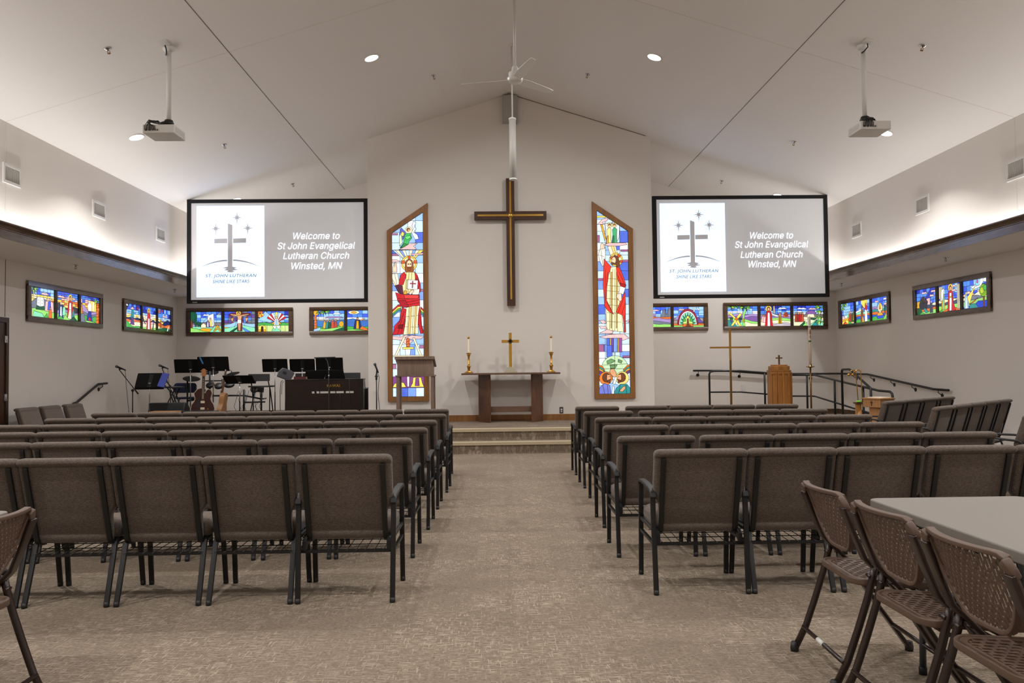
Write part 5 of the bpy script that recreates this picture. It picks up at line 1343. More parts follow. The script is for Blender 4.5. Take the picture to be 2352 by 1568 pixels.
    s = S('E3'); s.sky([(66, 100, [MB_, BL, DB]), (46, 66, [BL, PB])], 5); s.q(PB, (0, 56), (24, 100), (54, 60), (40, 44)); s.cloud(66, 84, 16); s.cloud(90, 74, 12, PB); s.hills(GR, [40, 46, 40, 36, 44, 40]); s.rays(60, 44, 34, 25, 155, [RE, WH, RE, WH, PB, YE, PB, WH, RE, WH, RE]); s.q(GO, (44, 36), (76, 36), (70, 48), (50, 48)); s.robe(60, 28, 44, WH, PB, WH, YE); s.hills((200, 224, 140), [30, 32, 30, 32, 30, 30]); s.l((30, 0), (30, 30)); s.l((74, 0), (74, 30)); s.l((88, 0), (88, 30)); s.q(MI, (44, 0), (74, 0), (64, 26), (52, 26)); s.q(WH, (46, 28), (56, 10), (60, 26), (66, 10), (74, 28))
    s.e(OR, 7, 92, 9); s.rays(7, 92, 15, 200, 340, [YE, OR, YE, OR, YE]); s.e(YE, 14, 16, 13, 16); s.q(GO, (2, 0), (26, 0), (26, 10), (2, 10)); s.q((60, 40, 20), (10, 0), (18, 0), (17, 26), (11, 26))
    s = S('F1'); s.sky([(70, 100, [BL, MB_, PB]), (56, 70, [PB, WH])], 4); s.cloud(76, 84, 14); s.q(LI, (36, 64), (50, 72), (84, 72), (98, 64)); s.hills((60, 120, 190), [52, 50, 48, 50, 52, 52]); s.hills(GR, [26, 22, 18, 22, 28, 24]); s.trunk(6, 5, 0, 78, OR); s.e(GO, 8, 90, 9); s.palm(18, 92); s.palm(34, 96)
    for x, c, h in ((36, GO, 42), (44, TE, 40), (52, DG, 40), (62, (200, 80, 60), 46), (72, (180, 70, 60), 46)): s.robe(x, 12, h, c, None, BR, w=6)
    s.e(GO, 90, 34, 8, 14); s.hills(LG, [6, 12, 10, 14, 18, 22]); s.q(PB, (0, 8), (24, 20), (20, 2), (0, 0)); s.q(DG, (60, 0), (100, 0), (100, 20))
    s = S('F2'); s.sky([(66, 100, [BL, PB, MB_]), (54, 66, [PB, WH])], 4); s.e(CR, 22, 90, 18, 9); s.e(GO, 22, 90, 9, 5); s.hills((60, 110, 190), [56, 60, 52, 48, 52, 50]); s.hills(GR, [24, 20, 16, 20, 26, 24]); s.robe(34, 10, 56, (40, 50, 90), GO, BR, w=13); s.q(SK, (44, 48), (58, 58), (56, 62), (42, 54)); s.q(OR, (40, 8), (62, 0), (70, 6), (48, 24)); s.robe(82, -2, 100, RE, WH, BR, YE, w=16); s.q(WH, (70, 30), (84, 30), (80, 70), (72, 66)); s.hills(LG, [6, 8, 4, 2, 4, 6])
    s = S('F3'); s.sky([(60, 100, [BL, PB, MB_])], 4); s.hills((60, 110, 190), [56, 52, 52, 48, 52, 50]); s.hills(GR, [24, 26, 16, 20, 26, 24]); s.robe(50, 4, 60, GO, CR)
    # --- far wall, right
    s = S('G1'); s.sky([(60, 100, [BL, PB, MB_])], 4); s.hills(LI, [50, 60, 48, 56, 52, 50]); s.hills(GR, [24, 26, 16, 20, 26, 24]); s.robe(60, 4, 70, RE, WH)
    s = S('G2'); s.sky([(66, 100, [BL, MB_, PB]), (46, 66, [PB, LI])], 4); s.cloud(46, 82, 20, PK); s.hills(LI, [36, 44, 60, 40, 70, 64]); s.q(GY, (62, 34), (74, 84), (82, 88), (86, 60), (92, 94), (102, 90), (102, 34)); s.l((82, 88), (80, 40)); s.l((92, 94), (90, 40)); s.hills(OR, [54, 50, 52, 50, 50, 52]); s.hills(LI, [46, 42, 44, 48, 40, 40]); s.hills(GY, [22, 26, 34, 30, 26, 20]); s.hills(LG, [16, 14, 18, 14, 16, 14]); s.e(GO, 6, 40, 18, 36); s.e(YE, 6, 40, 12, 28); s.robe(0, 0, 96, RE, WH, BR, YE, w=12)
    s = S('G3'); s.sky([(66, 100, [BL, MB_, PB]), (46, 66, [PB, BL])], 4); s.cloud(30, 84, 16, PK); s.q(LI, (0, 36), (40, 88), (70, 60), (60, 30)); s.q(WH, (66, 100), (70, 100), (70, 72), (66, 72)); s.q(WH, (74, 96), (84, 90), (88, 76), (80, 86)); s.q(PU, (66, 20), (100, 20), (80, 50)); s.hills(OR, [18, 16, 18, 20, 18, 16]); s.hills(LG, [8, 8, 6, 6, 8, 8])
    for R_, c in ((34, (150, 40, 70)), (29, WH), (26, MI), (19, (70, 160, 130)), (16, (190, 220, 110))): s.ell(c, .47 * W_, .12 * H_, R_ / 100 * W_, R_ * 2.3 / 100 * H_, 18, 0, 180)
    for i in range(9):
        a = math.radians(10 + 20 * i); s.q(RE, (47 + 29 * math.cos(a - .08), 12 + 67 * math.sin(a - .08)), (47 + 29 * math.cos(a + .08), 12 + 67 * math.sin(a + .08)), (47 + 34 * math.cos(a), 12 + 80 * math.sin(a)))
        s.q((40, 120, 100), (47 + 19 * math.cos(a - .09), 12 + 44 * math.sin(a - .09)), (47 + 19 * math.cos(a + .09), 12 + 44 * math.sin(a + .09)), (47 + 26 * math.cos(a), 12 + 60 * math.sin(a)))
    s.q(OR, (30, 2), (64, 2), (62, 16), (32, 16)); s.q(BR, (43, 4), (51, 4), (49, 44), (45, 44)); s.e(GR, 36, 34, 5, 7); s.e(GR, 58, 34, 5, 7); s.e(YE, 47, 48, 4, 7); s.q(BR, (34, 0), (46, 12), (50, 12), (62, 0), (54, 0), (48, 6), (42, 0))
    s = S('H1'); s.sky([(76, 100, [BL, MB_, PB]), (60, 76, [PB, WH])], 4); s.hills(LI, [50, 60, 66, 56, 62, 60]); s.hills((126, 92, 160), [44, 48, 56, 44, 50, 48]); s.hills(LG, [40, 44, 34, 36, 26, 22]); s.hills(CR, [24, 26, 22, 24, 14, 12]); s.q(TE, (0, 0), (30, 0), (22, 26), (0, 34)); s.q(MI, (30, 0), (56, 0), (50, 24), (32, 16)); s.q(YE, (0, 70), (12, 66), (36, 30), (46, 2), (38, 2), (26, 34)); s.q(YE, (40, 66), (48, 60), (18, 4), (10, 4)); s.q(OR, (24, 38), (30, 28), (36, 38), (30, 46))
    for cx in (13, 42): s.q(DG, (cx - 5, 36), (cx + 5, 36), (cx + 5, 44), (cx - 5, 44)); s.q(PU, (cx - 5, 34), (cx + 5, 34), (cx, 18))
    s.q(LG, (50, 2), (58, 2), (56, 50), (64, 90), (58, 92), (50, 54)); s.q(GO, (52, 20), (56, 20), (55, 40), (52, 40)); s.palm(58, 92); s.palm(56, 96, -1); s.palm(26, 98, -1); s.palm(10, 98)
    s = S('H2'); s.sky([(76, 100, [BL, MB_, DB]), (60, 76, [PB, BL])], 5); s.cloud(74, 86, 16); s.hills(LI, [52, 56, 50, 56, 60, 58]); s.hills((150, 130, 190), [46, 44, 48, 50, 46, 46]); s.hills(LG, [36, 38, 40, 42, 40, 36]); s.hills(CR, [20, 22, 28, 30, 26, 24]); s.hills((200, 190, 200), [2, 6, 14, 12, 20, 14]); s.l((30, 0), (60, 14), (100, 8)); s.robe(10, 20, 36, PK, None, OR); s.robe(16, 18, 36, PK, None, OR); s.robe(28, 0, 96, RE, WH, BR, YE, w=13); s.q(WH, (40, 62), (60, 52), (58, 46), (38, 54)); s.q(YE, (44, 62), (48, 62), (48, 100), (44, 100)); s.robe(65, 12, 54, GO, (150, 110, 40), (200, 70, 40), w=6); s.q(OR, (76, 44), (92, 44), (90, 66), (80, 70)); s.e((150, 60, 40), 86, 56, 6)
    s = S('H3'); s.sky([(74, 100, [BL, MB_, DB]), (58, 74, [PB, WH])], 5); s.cloud(30, 84, 18); s.cloud(66, 82, 16, PK); s.hills(CR, [50, 48, 44, 46, 40, 40]); s.hills((226, 232, 190), [30, 36, 30, 34, 30, 28])
    for x, c in ((10, (170, 60, 40)), (17, (150, 50, 40)), (24, RE), (31, (180, 80, 50))): s.robe(x, 20, 48, c, None, BR, w=5)
    s.q(MI, (20, 0), (100, 0), (90, 44), (60, 10)); s.q(TE, (60, 0), (84, 0), (78, 30)); s.q(DG, (20, 0), (40, 26), (36, 0)); s.q(LG, (30, 0), (44, 20), (48, 0)); s.q(WH, (46, 0), (54, 0), (56, 44), (48, 44)); s.q(DG, (48, 34), (70, 28), (80, 38), (60, 40)); s.q(CR, (46, 42), (72, 42), (68, 60), (50, 60)); s.q((130, 90, 160), (40, 58), (78, 58), (72, 72), (60, 78), (46, 70)); s.palm(92, 92, -1); s.palm(96, 70, -1); s.palm(96, 40, -1); s.palm(94, 20, -1)
    # --- right wall, window near the corner
    s = S('C1'); s.sky([(70, 100, [BL, MB_, PB]), (46, 70, [BL, PB])], 4); s.hills(PB, [40, 44, 52, 60, 56, 50]); s.hills(MI, [34, 38, 46, 50, 44, 40]); s.hills(GO, [28, 30, 32, 28, 30, 30]); s.q(WH, (28, 28), (42, 28), (42, 42), (28, 42)); s.q(PK, (10, 24), (24, 24), (24, 38), (10, 38)); s.hills(YE, [14, 16, 20, 14, 12, 10]); s.robe(60, 6, 52, (170, 70, 60), None, BR, w=8); s.robe(72, 8, 54, (150, 60, 40), None, BR, w=8); s.robe(84, 8, 54, DG, None, BR, w=8); s.robe(94, 14, 50, GO, None, BR, w=7); s.palm(4, 92); s.palm(24, 94); s.palm(6, 76); s.trunk(3, 5, 0, 68, (60, 20, 70)); s.q(RE, (10, 0), (30, 16), (36, 0)); s.q(OR, (20, 0), (34, 12), (48, 0)); s.q(GR, (50, 0), (80, 0), (58, 14)); s.q(WH, (82, 0), (90, 0), (92, 12))
    s = S('C2'); s.sky([(66, 100, [BL, MB_, PB]), (46, 66, [PB, MB_])], 4); s.hills(WH, [54, 58, 62, 50, 44, 40]); s.hills(MI, [44, 50, 54, 48, 44, 40]); s.hills(OR, [38, 36, 38, 36, 38, 38]); s.hills((40, 84, 190), [28, 30, 28, 30, 30, 28]); s.hills(GR, [14, 18, 10, 6, 10, 14]); s.q(YE, (36, 100), (76, 100), (80, 70), (58, 62), (40, 82)); s.robe(68, 2, 84, WH, None, BR, YE, w=9); s.q(RE, (60, 60), (74, 50), (78, 72), (66, 78)); s.q(BR, (30, 4), (46, 4), (50, 50), (40, 70), (34, 50)); s.e(BR, 42, 70, 5, 8); s.q(GO, (42, 0), (54, 0), (50, 26), (44, 26)); s.q((60, 130, 170), (46, 50), (60, 60), (58, 46))
    s = S('C3'); s.sky([(62, 100, [BL, MB_, PB]), (48, 62, [PB, LI])], 4); s.cloud(30, 82, 14, PK); s.cloud(84, 88, 14); s.cloud(84, 66, 12, PK); s.hills(TE, [48, 52, 44, 46, 52, 56]); s.hills(OR, [38, 40, 36, 38, 40, 38]); s.hills((40, 84, 190), [28, 26, 28, 30, 28, 26]); s.hills(GR, [16, 20, 14, 12, 20, 24]); s.q(YE, (38, 40), (64, 40), (62, 66), (50, 78), (40, 66)); s.q(RE, (46, 48), (54, 48), (50, 76)); s.q(WH, (46, 22), (54, 22), (54, 48), (46, 48)); s.q(GO, (30, 18), (70, 18), (62, 32), (38, 32)); s.q((44, 76, 220), (32, 8), (68, 8), (74, 20), (28, 20)); s.q(LG, (70, 0), (80, 0), (100, 34), (96, 40)); s.q(OR, (76, 14), (90, 24), (84, 28)); s.q(DG, (78, 30), (84, 30), (86, 60), (76, 60))
    # --- right wall, window nearest the camera
    s = S('D1'); s.sky([(70, 100, [BL, MB_, DB]), (40, 70, [MB_, BL])], 4); s.q(DB, (40, 56), (70, 100), (100, 100), (70, 60)); s.cloud(40, 82, 16, PK); s.cloud(84, 84, 14, PK); s.cloud(76, 68, 12, PK); s.q(PK, (48, 30), (66, 34), (66, 62), (50, 60)); s.hills(CR, [34, 32, 30, 30, 40, 44]); s.hills((60, 70, 100), [28, 26, 34, 36, 32, 30]); s.hills(OR, [22, 22, 24, 22, 24, 26]); s.hills(LG, [16, 14, 10, 10, 16, 18]); s.q(GO, (2, 22), (16, 26), (16, 54), (2, 52)); s.q(DK, (14, 20), (50, 20), (56, 48), (44, 64), (22, 62), (12, 40)); s.rays(34, 42, 18, 20, 160, [(90, 50, 50), DK, (110, 80, 60), DK, (90, 50, 50), DK, DG]); s.q(DG, (0, 0), (30, 0), (22, 24), (4, 28)); s.q(GR, (10, 0), (44, 0), (26, 10)); s.robe(72, 4, 46, (60, 70, 90), None, WH, w=8); s.q(TE, (44, 4), (60, 8), (40, 26), (34, 20))
    s = S('D2'); s.sky([(66, 100, [BL, MB_, PB]), (46, 66, [BL, MB_])], 5); s.cloud(64, 90, 18, PK); s.cloud(66, 74, 16, PK); s.hills(CR, [44, 48, 44, 46, 44, 42]); s.hills((70, 80, 110), [34, 32, 36, 34, 40, 38]); s.hills(LG, [24, 22, 26, 24, 26, 24]); s.hills(OR, [6, 4, 12, 16, 10, 6])
    for i in range(4): s.q(CR, (2 + 4 * i, 50 - 8 * i), (5 + 4 * i, 50 - 8 * i), (5 + 4 * i, 96), (2 + 4 * i, 96)); s.q(CR, (82 + 4.4 * i, 6), (85 + 4.4 * i, 6), (85 + 4.4 * i, 96), (82 + 4.4 * i, 96))
    s.robe(20, 10, 78, GO, MI, BR, None, w=8); s.q(WH, (10, 40), (18, 46), (26, 88), (14, 84)); s.robe(54, 2, 94, RE, WH, BR, YE, w=15); s.q(RE, (56, 0), (76, 2), (66, 30), (60, 60)); s.q(GO, (48, 50), (60, 50), (60, 55), (48, 55)); s.q(GR, (0, 0), (20, 0), (12, 10))
    s = S('D3'); s.sky([(62, 100, [BL, MB_, PB]), (44, 62, [MB_, PK])], 5); s.q(WH, (30, 74), (46, 66), (70, 72), (84, 92), (100, 100), (50, 100), (60, 82), (44, 80)); s.q((150, 210, 240), (52, 76), (66, 78), (70, 100), (50, 100)); s.e((200, 90, 170), 58, 92, 4); s.e(WH, 90, 94, 10, 8); s.hills(CR, [40, 44, 46, 56, 60, 40]); s.hills(GY, [30, 34, 46, 44, 36, 34]); s.hills((150, 200, 110), [26, 28, 30, 32, 34, 36]); s.q(YE, (14, 40), (50, 78), (44, 66), (24, 16)); s.q(OR, (24, 16), (60, 36), (40, 20)); s.hills((40, 70, 200), [6, 10, 8, 24, 22, 24]); s.robe(12, 2, 60, PB, WH, MI, w=9); s.q(TE, (24, 0), (60, 0), (50, 16), (26, 16)); s.q(BR, (78, 2), (84, 2), (86, 44), (80, 44)); s.e((120, 170, 40), 82, 58, 17, 22); s.e((180, 200, 50), 76, 58, 8, 12); s.e(GR, 88, 66, 8, 10)
    return D
PD = panes()
for s in PD.values(): s.line([(0, 0), (W_, 0), (W_, H_), (0, H_), (0, 0)], .012)
def band_window(keys, org, ux, n, label, wood_):
    """org = lower corner of the frame on the wall, ux along the wall (left to right seen from the room), n out of the wall"""
    ux, n = Vector(ux), Vector(n)
    t = thing('stained_glass_window', label, 'stained glass window', org, 0, 'small stained glass windows')
    W, H, d = 2.36, .62, .045
    def bx(m, u0, u1, v0, v1, d0, d1):
        vs = [ux * u + n * q + Vector((0, 0, v)) for u in (u0, u1) for q in (d0, d1) for v in (v0, v1)]
        m.add(vs, [(0, 1, 3, 2), (4, 6, 7, 5), (0, 4, 5, 1), (2, 3, 7, 6), (0, 2, 6, 4), (1, 5, 7, 3)])
    f = MB(); b = .08
    bx(f, 0, W, 0, b, 0, d); bx(f, 0, W, H - b, H, 0, d); bx(f, 0, .088, b, H - b, 0, d); bx(f, W - .088, W, b, H - b, 0, d)
    obj('frame', f, wood_, t, bevel=.003, seg=1)
    x = .088
    for i, k in enumerate(keys):
        def tw(u, v, l, x=x): return ux * (x + u) + Vector((0, 0, b + v)) + n * (.008 + l)
        PD[k].build('glass_pane', t, tw)
        x += W_
        if i < 2:
            m = MB(); bx(m, x, x + .06, b, H - b, 0, d - .006); obj('mullion', m, 'dark_wood_z', t); x += .06
Z0 = 2.168
band_window(('A1', 'A2', 'A3'), (XLL, 12.53, Z0), (0, 1, 0), (1, 0, 0), 'stained glass window on the left wall nearest the door, open book in it', 'dark_wood_y')
band_window(('B1', 'B2', 'B3'), (XLL, 15.73, Z0), (0, 1, 0), (1, 0, 0), 'stained glass window on the left wall by the corner, blue rays in it', 'dark_wood_y')
band_window(('E1', 'E2', 'E3'), (-6.905, YB, Z0), (1, 0, 0), (0, -1, 0), 'stained glass window under the left screen with a crucifixion in the middle', 'dark_wood_x')
band_window(('F1', 'F2', 'F3'), (-4.17, YB, Z0), (1, 0, 0), (0, -1, 0), 'stained glass window under the left screen, partly hidden by the altar wall', 'dark_wood_x')
band_window(('G1', 'G2', 'G3'), (4.79 - 2.36, YB, Z0 + .01), (1, 0, 0), (0, -1, 0), 'stained glass window under the right screen with a round rainbow tree', 'dark_wood_x')
band_window(('H1', 'H2', 'H3'), (5.15, YB, Z0 + .01), (1, 0, 0), (0, -1, 0), 'stained glass window under the right screen with grapes and a red robed figure', 'dark_wood_x')
band_window(('C1', 'C2', 'C3'), (XLR, 15.82 + 2.36, Z0 + .008), (0, -1, 0), (-1, 0, 0), 'stained glass window on the right wall by the corner, flame in a blue bowl', 'dark_wood_y')
band_window(('D1', 'D2', 'D3'), (XLR, 12.53 + 2.37, Z0 + .008), (0, -1, 0), (-1, 0, 0), 'stained glass window on the right wall nearest us, white dove and green tree', 'dark_wood_y')

# ---- the two tall slant-topped windows on the altar wall
def tall(outer, glass, draw, xl, xr, ytop, ybot, label):
    """draw works in crop units: x from xl to xr, y downwards from ytop to ybot"""
    t = thing('tall_stained_glass_window', label, 'stained glass window', (outer[0][0], YA, outer[0][1]), 0, 'tall stained glass windows')
    ox, oz = outer[0]
    f = MB(); vs = []; d = .05
    for q in (0, d):
        for p in outer: vs.append((p[0] - ox, -q, p[1] - oz))
        for p in glass: vs.append((p[0] - ox, -q, p[1] - oz))
    fs = []
    for i in range(4):
        j = (i + 1) % 4
        fs += [(8 + i, 8 + j, 12 + j, 12 + i), (i, j, 4 + j, 4 + i), (i, j, 8 + j, 8 + i), (4 + i, 4 + j, 12 + j, 12 + i)]
    f.add(vs, fs); obj('frame', f, 'oak_frame', t, bevel=.003, seg=1)
    gx0, gx1 = glass[0][0], glass[1][0]; gz0 = glass[0][1]; gz1 = max(glass[2][1], glass[3][1])
    k = (gz1 - gz0) / (ybot - ytop)
    P = Pane([(p[0] - gx0, p[1] - gz0) for p in glass], 1, .0072)
    def X(x, y):
        fr = (y - ytop) / (ybot - ytop); a = xl[0] + (xl[1] - xl[0]) * fr; b = xr[0] + (xr[1] - xr[0]) * fr
        return ((x - a) / (b - a) * (gx1 - gx0), (ybot - y) * k)
    draw(P, X)
    P.line([(p[0] - gx0, p[1] - gz0) for p in glass] + [(0, 0)], .014)
    P.build('glass_pane', t, lambda u, v, l: (gx0 - ox + u, -.008 - l, gz0 - oz + v))
LB, MBL, DBL, VB = (206, 230, 250), (126, 162, 236), (82, 108, 214), (158, 196, 246)
def grid(P, X, ys, xs, pal, seed):
    r = random.Random(seed)
    for y0, y1 in zip(ys, ys[1:]):
        for x0, x1 in zip(xs, xs[1:]):
            P.p(r.choice(pal), [X(x0, y1), X(x1, y1), X(x1, y0), X(x0, y0)])
def E_(X, cx, cy, rx, ry=None, a0=0, a1=360, n=16):
    ry = ry or rx
    return [X(cx + rx * math.cos(math.radians(a0 + (a1 - a0) * i / n)), cy - ry * math.sin(math.radians(a0 + (a1 - a0) * i / n))) for i in range(n + (a1 - a0 != 360))]
def draw_left(P, X):
    q = lambda c, *p: P.p(c, [X(*a) for a in p])
    l = lambda *p: P.line([X(*a) for a in p])
    grid(P, X, [100, 187, 262, 330, 376, 410, 460, 527, 590, 640, 700, 760, 808, 870, 925, 985, 1055, 1108, 1140, 1190, 1262, 1330], [100, 165, 213, 262, 330], [LB, LB, (232, 244, 253), VB, MBL, LB, DBL, VB], 5)
    for y0, y1, x0, x1 in ((400, 414, 100, 180), (268, 280, 100, 150), (630, 645, 290, 330), (990, 1010, 290, 330), (1110, 1140, 100, 140)): q((170, 110, 150), (x0, y0), (x1, y0), (x1, y1), (x0, y1))
    for i, c in enumerate((LB, DBL, MBL, (220, 240, 252))): q(c, (112 + 52 * i, 1330), (112 + 52 * (i + 1), 1330), (112 + 52 * (i + 1), 1262), (112 + 52 * i, 1262))
    q((128, 70, 130), (100, 1190), (330, 1190), (330, 1262), (100, 1262)); q(YE, (118, 1258), (205, 1258), (190, 1230), (160, 1222), (130, 1236)); q(YE, (232, 1258), (320, 1258), (308, 1230), (300, 1196), (250, 1196), (246, 1232)); q((128, 70, 130), (262, 1250), (290, 1250), (286, 1200), (266, 1200)); q(WH, (210, 1190), (226, 1190), (224, 1250), (218, 1258), (212, 1250))
    # angel
    q((96, 96, 200), (165, 330), (160, 270), (172, 232), (200, 262), (196, 290)); q((214, 240, 190), (162, 350), (160, 290), (172, 260), (180, 330)); q(YE, (170, 280), (176, 255), (192, 268), (186, 290))
    P.p((255, 240, 190), E_(X, 220, 250, 23)); q((60, 180, 90), (166, 362), (188, 330), (190, 285), (206, 268), (232, 268), (240, 300), (222, 322), (216, 350), (190, 365)); q((110, 214, 120), (194, 290), (228, 284), (236, 296), (206, 312)); q((40, 140, 70), (170, 360), (190, 334), (214, 340), (190, 362))
    P.p((120, 70, 40), E_(X, 218, 246, 12)); P.p(SK, E_(X, 222, 250, 8), False)
    q((232, 240, 255), (250, 190), (266, 200), (256, 226), (268, 240), (252, 262), (276, 280), (284, 306), (262, 310), (248, 286), (238, 262), (250, 240), (240, 220))
    q(PK, (158, 374), (200, 352), (224, 336), (276, 334), (250, 352), (272, 372))
    # rays
    for i, (x0, x1, c) in enumerate(((118, 134, LB), (134, 158, CR), (158, 178, MBL), (178, 200, CR), (200, 224, LB), (224, 246, CR), (246, 268, MBL), (268, 290, CR), (290, 318, YE))): q(c, (x0, 378), (x1, 378), (223 + (x1 - 223) * .3, 440), (223 + (x0 - 223) * .3, 440))
    q(PK, (105, 440), (140, 438), (170, 452), (105, 456)); q(PK, (232, 402), (316, 396), (310, 408), (240, 410))
    # body
    P.p((255, 206, 80), E_(X, 223, 464, 51)); P.p((252, 244, 196), E_(X, 223, 464, 40))
    for a in ((216, 414, 231, 444), (173, 446, 198, 464), (250, 446, 273, 464)): q((216, 90, 40), (a[0], a[1]), (a[2], a[1]), (a[2], a[3]), (a[0], a[3]))
    q((150, 84, 40), (198, 514), (196, 470), (206, 442), (224, 434), (242, 444), (250, 470), (252, 514), (238, 526), (210, 526)); P.p((244, 208, 170), E_(X, 224, 470, 17, 28)); q((150, 84, 40), (212, 486), (236, 486), (232, 506), (224, 510), (216, 506)); q((110, 60, 30), (214, 466), (222, 466), (222, 470), (214, 470)); q((110, 60, 30), (228, 466), (236, 466), (236, 470), (228, 470)); q((200, 110, 90), (219, 490), (230, 490), (228, 494), (220, 494))
    q((238, 208, 178), (118, 520), (120, 488), (126, 460), (138, 456), (146, 490), (146, 520)); l((130, 458), (132, 486))
    q((250, 240, 214), (112, 530), (150, 528), (160, 580), (156, 606), (130, 610), (118, 580)); l((130, 530), (146, 600)); l((120, 570), (140, 606))
    q((90, 36, 60), (132, 606), (160, 598), (188, 612), (182, 664), (154, 650)); l((150, 606), (172, 656)); l((140, 620), (165, 655))
    q((244, 226, 160), (190, 520), (262, 520), (262, 650), (186, 660), (180, 600))
    for x in (205, 222, 240): l((x, 524), (x - 6, 650))
    q(RE, (190, 518), (206, 540), (186, 600), (156, 606), (160, 570), (170, 536)); q(RE, (258, 518), (276, 540), (296, 600), (298, 640), (280, 668), (262, 650), (266, 580)); l((272, 560), (284, 640)); l((276, 540), (290, 610))
    q(GO, (190, 640), (208, 640), (208, 662), (188, 664)); q(WH, (214, 568), (280, 574), (276, 634), (212, 628)); q((216, 200, 120), (208, 570), (216, 568), (213, 630), (206, 628)); q((206, 80, 80), (243, 578), (249, 578), (247, 622), (241, 622)); q((206, 80, 80), (230, 590), (266, 592), (266, 598), (230, 596))
    q((250, 240, 214), (240, 634), (290, 628), (286, 664), (244, 668)); q((238, 208, 178), (222, 650), (244, 632), (256, 640), (236, 664), (224, 666))
    q(RE, (136, 650), (180, 662), (290, 666), (292, 736), (246, 742), (180, 748), (150, 704))
    for y in (684, 704, 722): l((150, y + 6), (220, y + 8), (290, y - 6))
    q((170, 26, 40), (150, 704), (200, 700), (220, 742), (180, 748)); q((226, 64, 64), (190, 664), (286, 668), (280, 690), (196, 690))
    # rainbow behind
    for k, c in enumerate((RE, YE, (90, 170, 90), (80, 140, 200))): q(c, (114, 764 + 12 * k), (152, 730 + 12 * k), (170, 728 + 12 * k), (172, 738 + 12 * k), (152, 742 + 12 * k), (114, 776 + 12 * k)); q(c, (296, 742 + 12 * k), (322, 766 + 12 * k), (322, 778 + 12 * k), (298, 756 + 12 * k))
    q((250, 236, 190), (204, 748), (246, 738), (290, 736), (282, 800), (280, 860), (282, 916), (186, 922), (200, 840))
    for a, b in (((222, 746), (210, 918)), ((250, 740), (244, 916)), ((270, 740), (262, 914)), ((195, 870), (282, 874)), ((202, 806), (282, 800))): l(a, b)
    q((236, 190, 110), (228, 742), (240, 740), (230, 918), (216, 920)); q((236, 190, 110), (262, 738), (274, 737), (262, 914), (254, 914))
    q(RE, (178, 746), (206, 760), (196, 850), (186, 918), (120, 922), (130, 864), (162, 830)); l((192, 770), (150, 920)); l((180, 800), (130, 900)); l((196, 820), (172, 918)); q((120, 16, 30), (158, 858), (186, 856), (180, 884), (150, 880))
    q(RE, (290, 740), (300, 800), (304, 860), (320, 914), (296, 916), (280, 850), (282, 790)); l((290, 790), (310, 914))
    # lower emblem
    for p in (((112, 930), (170, 936), (200, 924), (236, 930), (230, 946), (170, 956), (112, 950)), ((196, 940), (240, 926), (320, 934), (300, 950), (236, 952)), ((170, 956), (210, 950), (250, 960), (226, 984), (190, 976))): q(PK, *p)
    q(CR, (188, 934), (200, 940), (146, 1054), (132, 1054)); q(CR, (246, 942), (258, 940), (304, 1054), (290, 1054)); q((224, 110, 50), (206, 1000), (206, 956), (216, 940), (226, 956), (226, 1000)); l((206, 970), (226, 960)); l((206, 986), (226, 976)); q(YE, (182, 1002), (254, 1002), (254, 1014), (182, 1014)); q(WH, (198, 1014), (234, 1014), (228, 1066), (204, 1066)); q(CR, (112, 1054), (330, 1054), (330, 1062), (112, 1062))
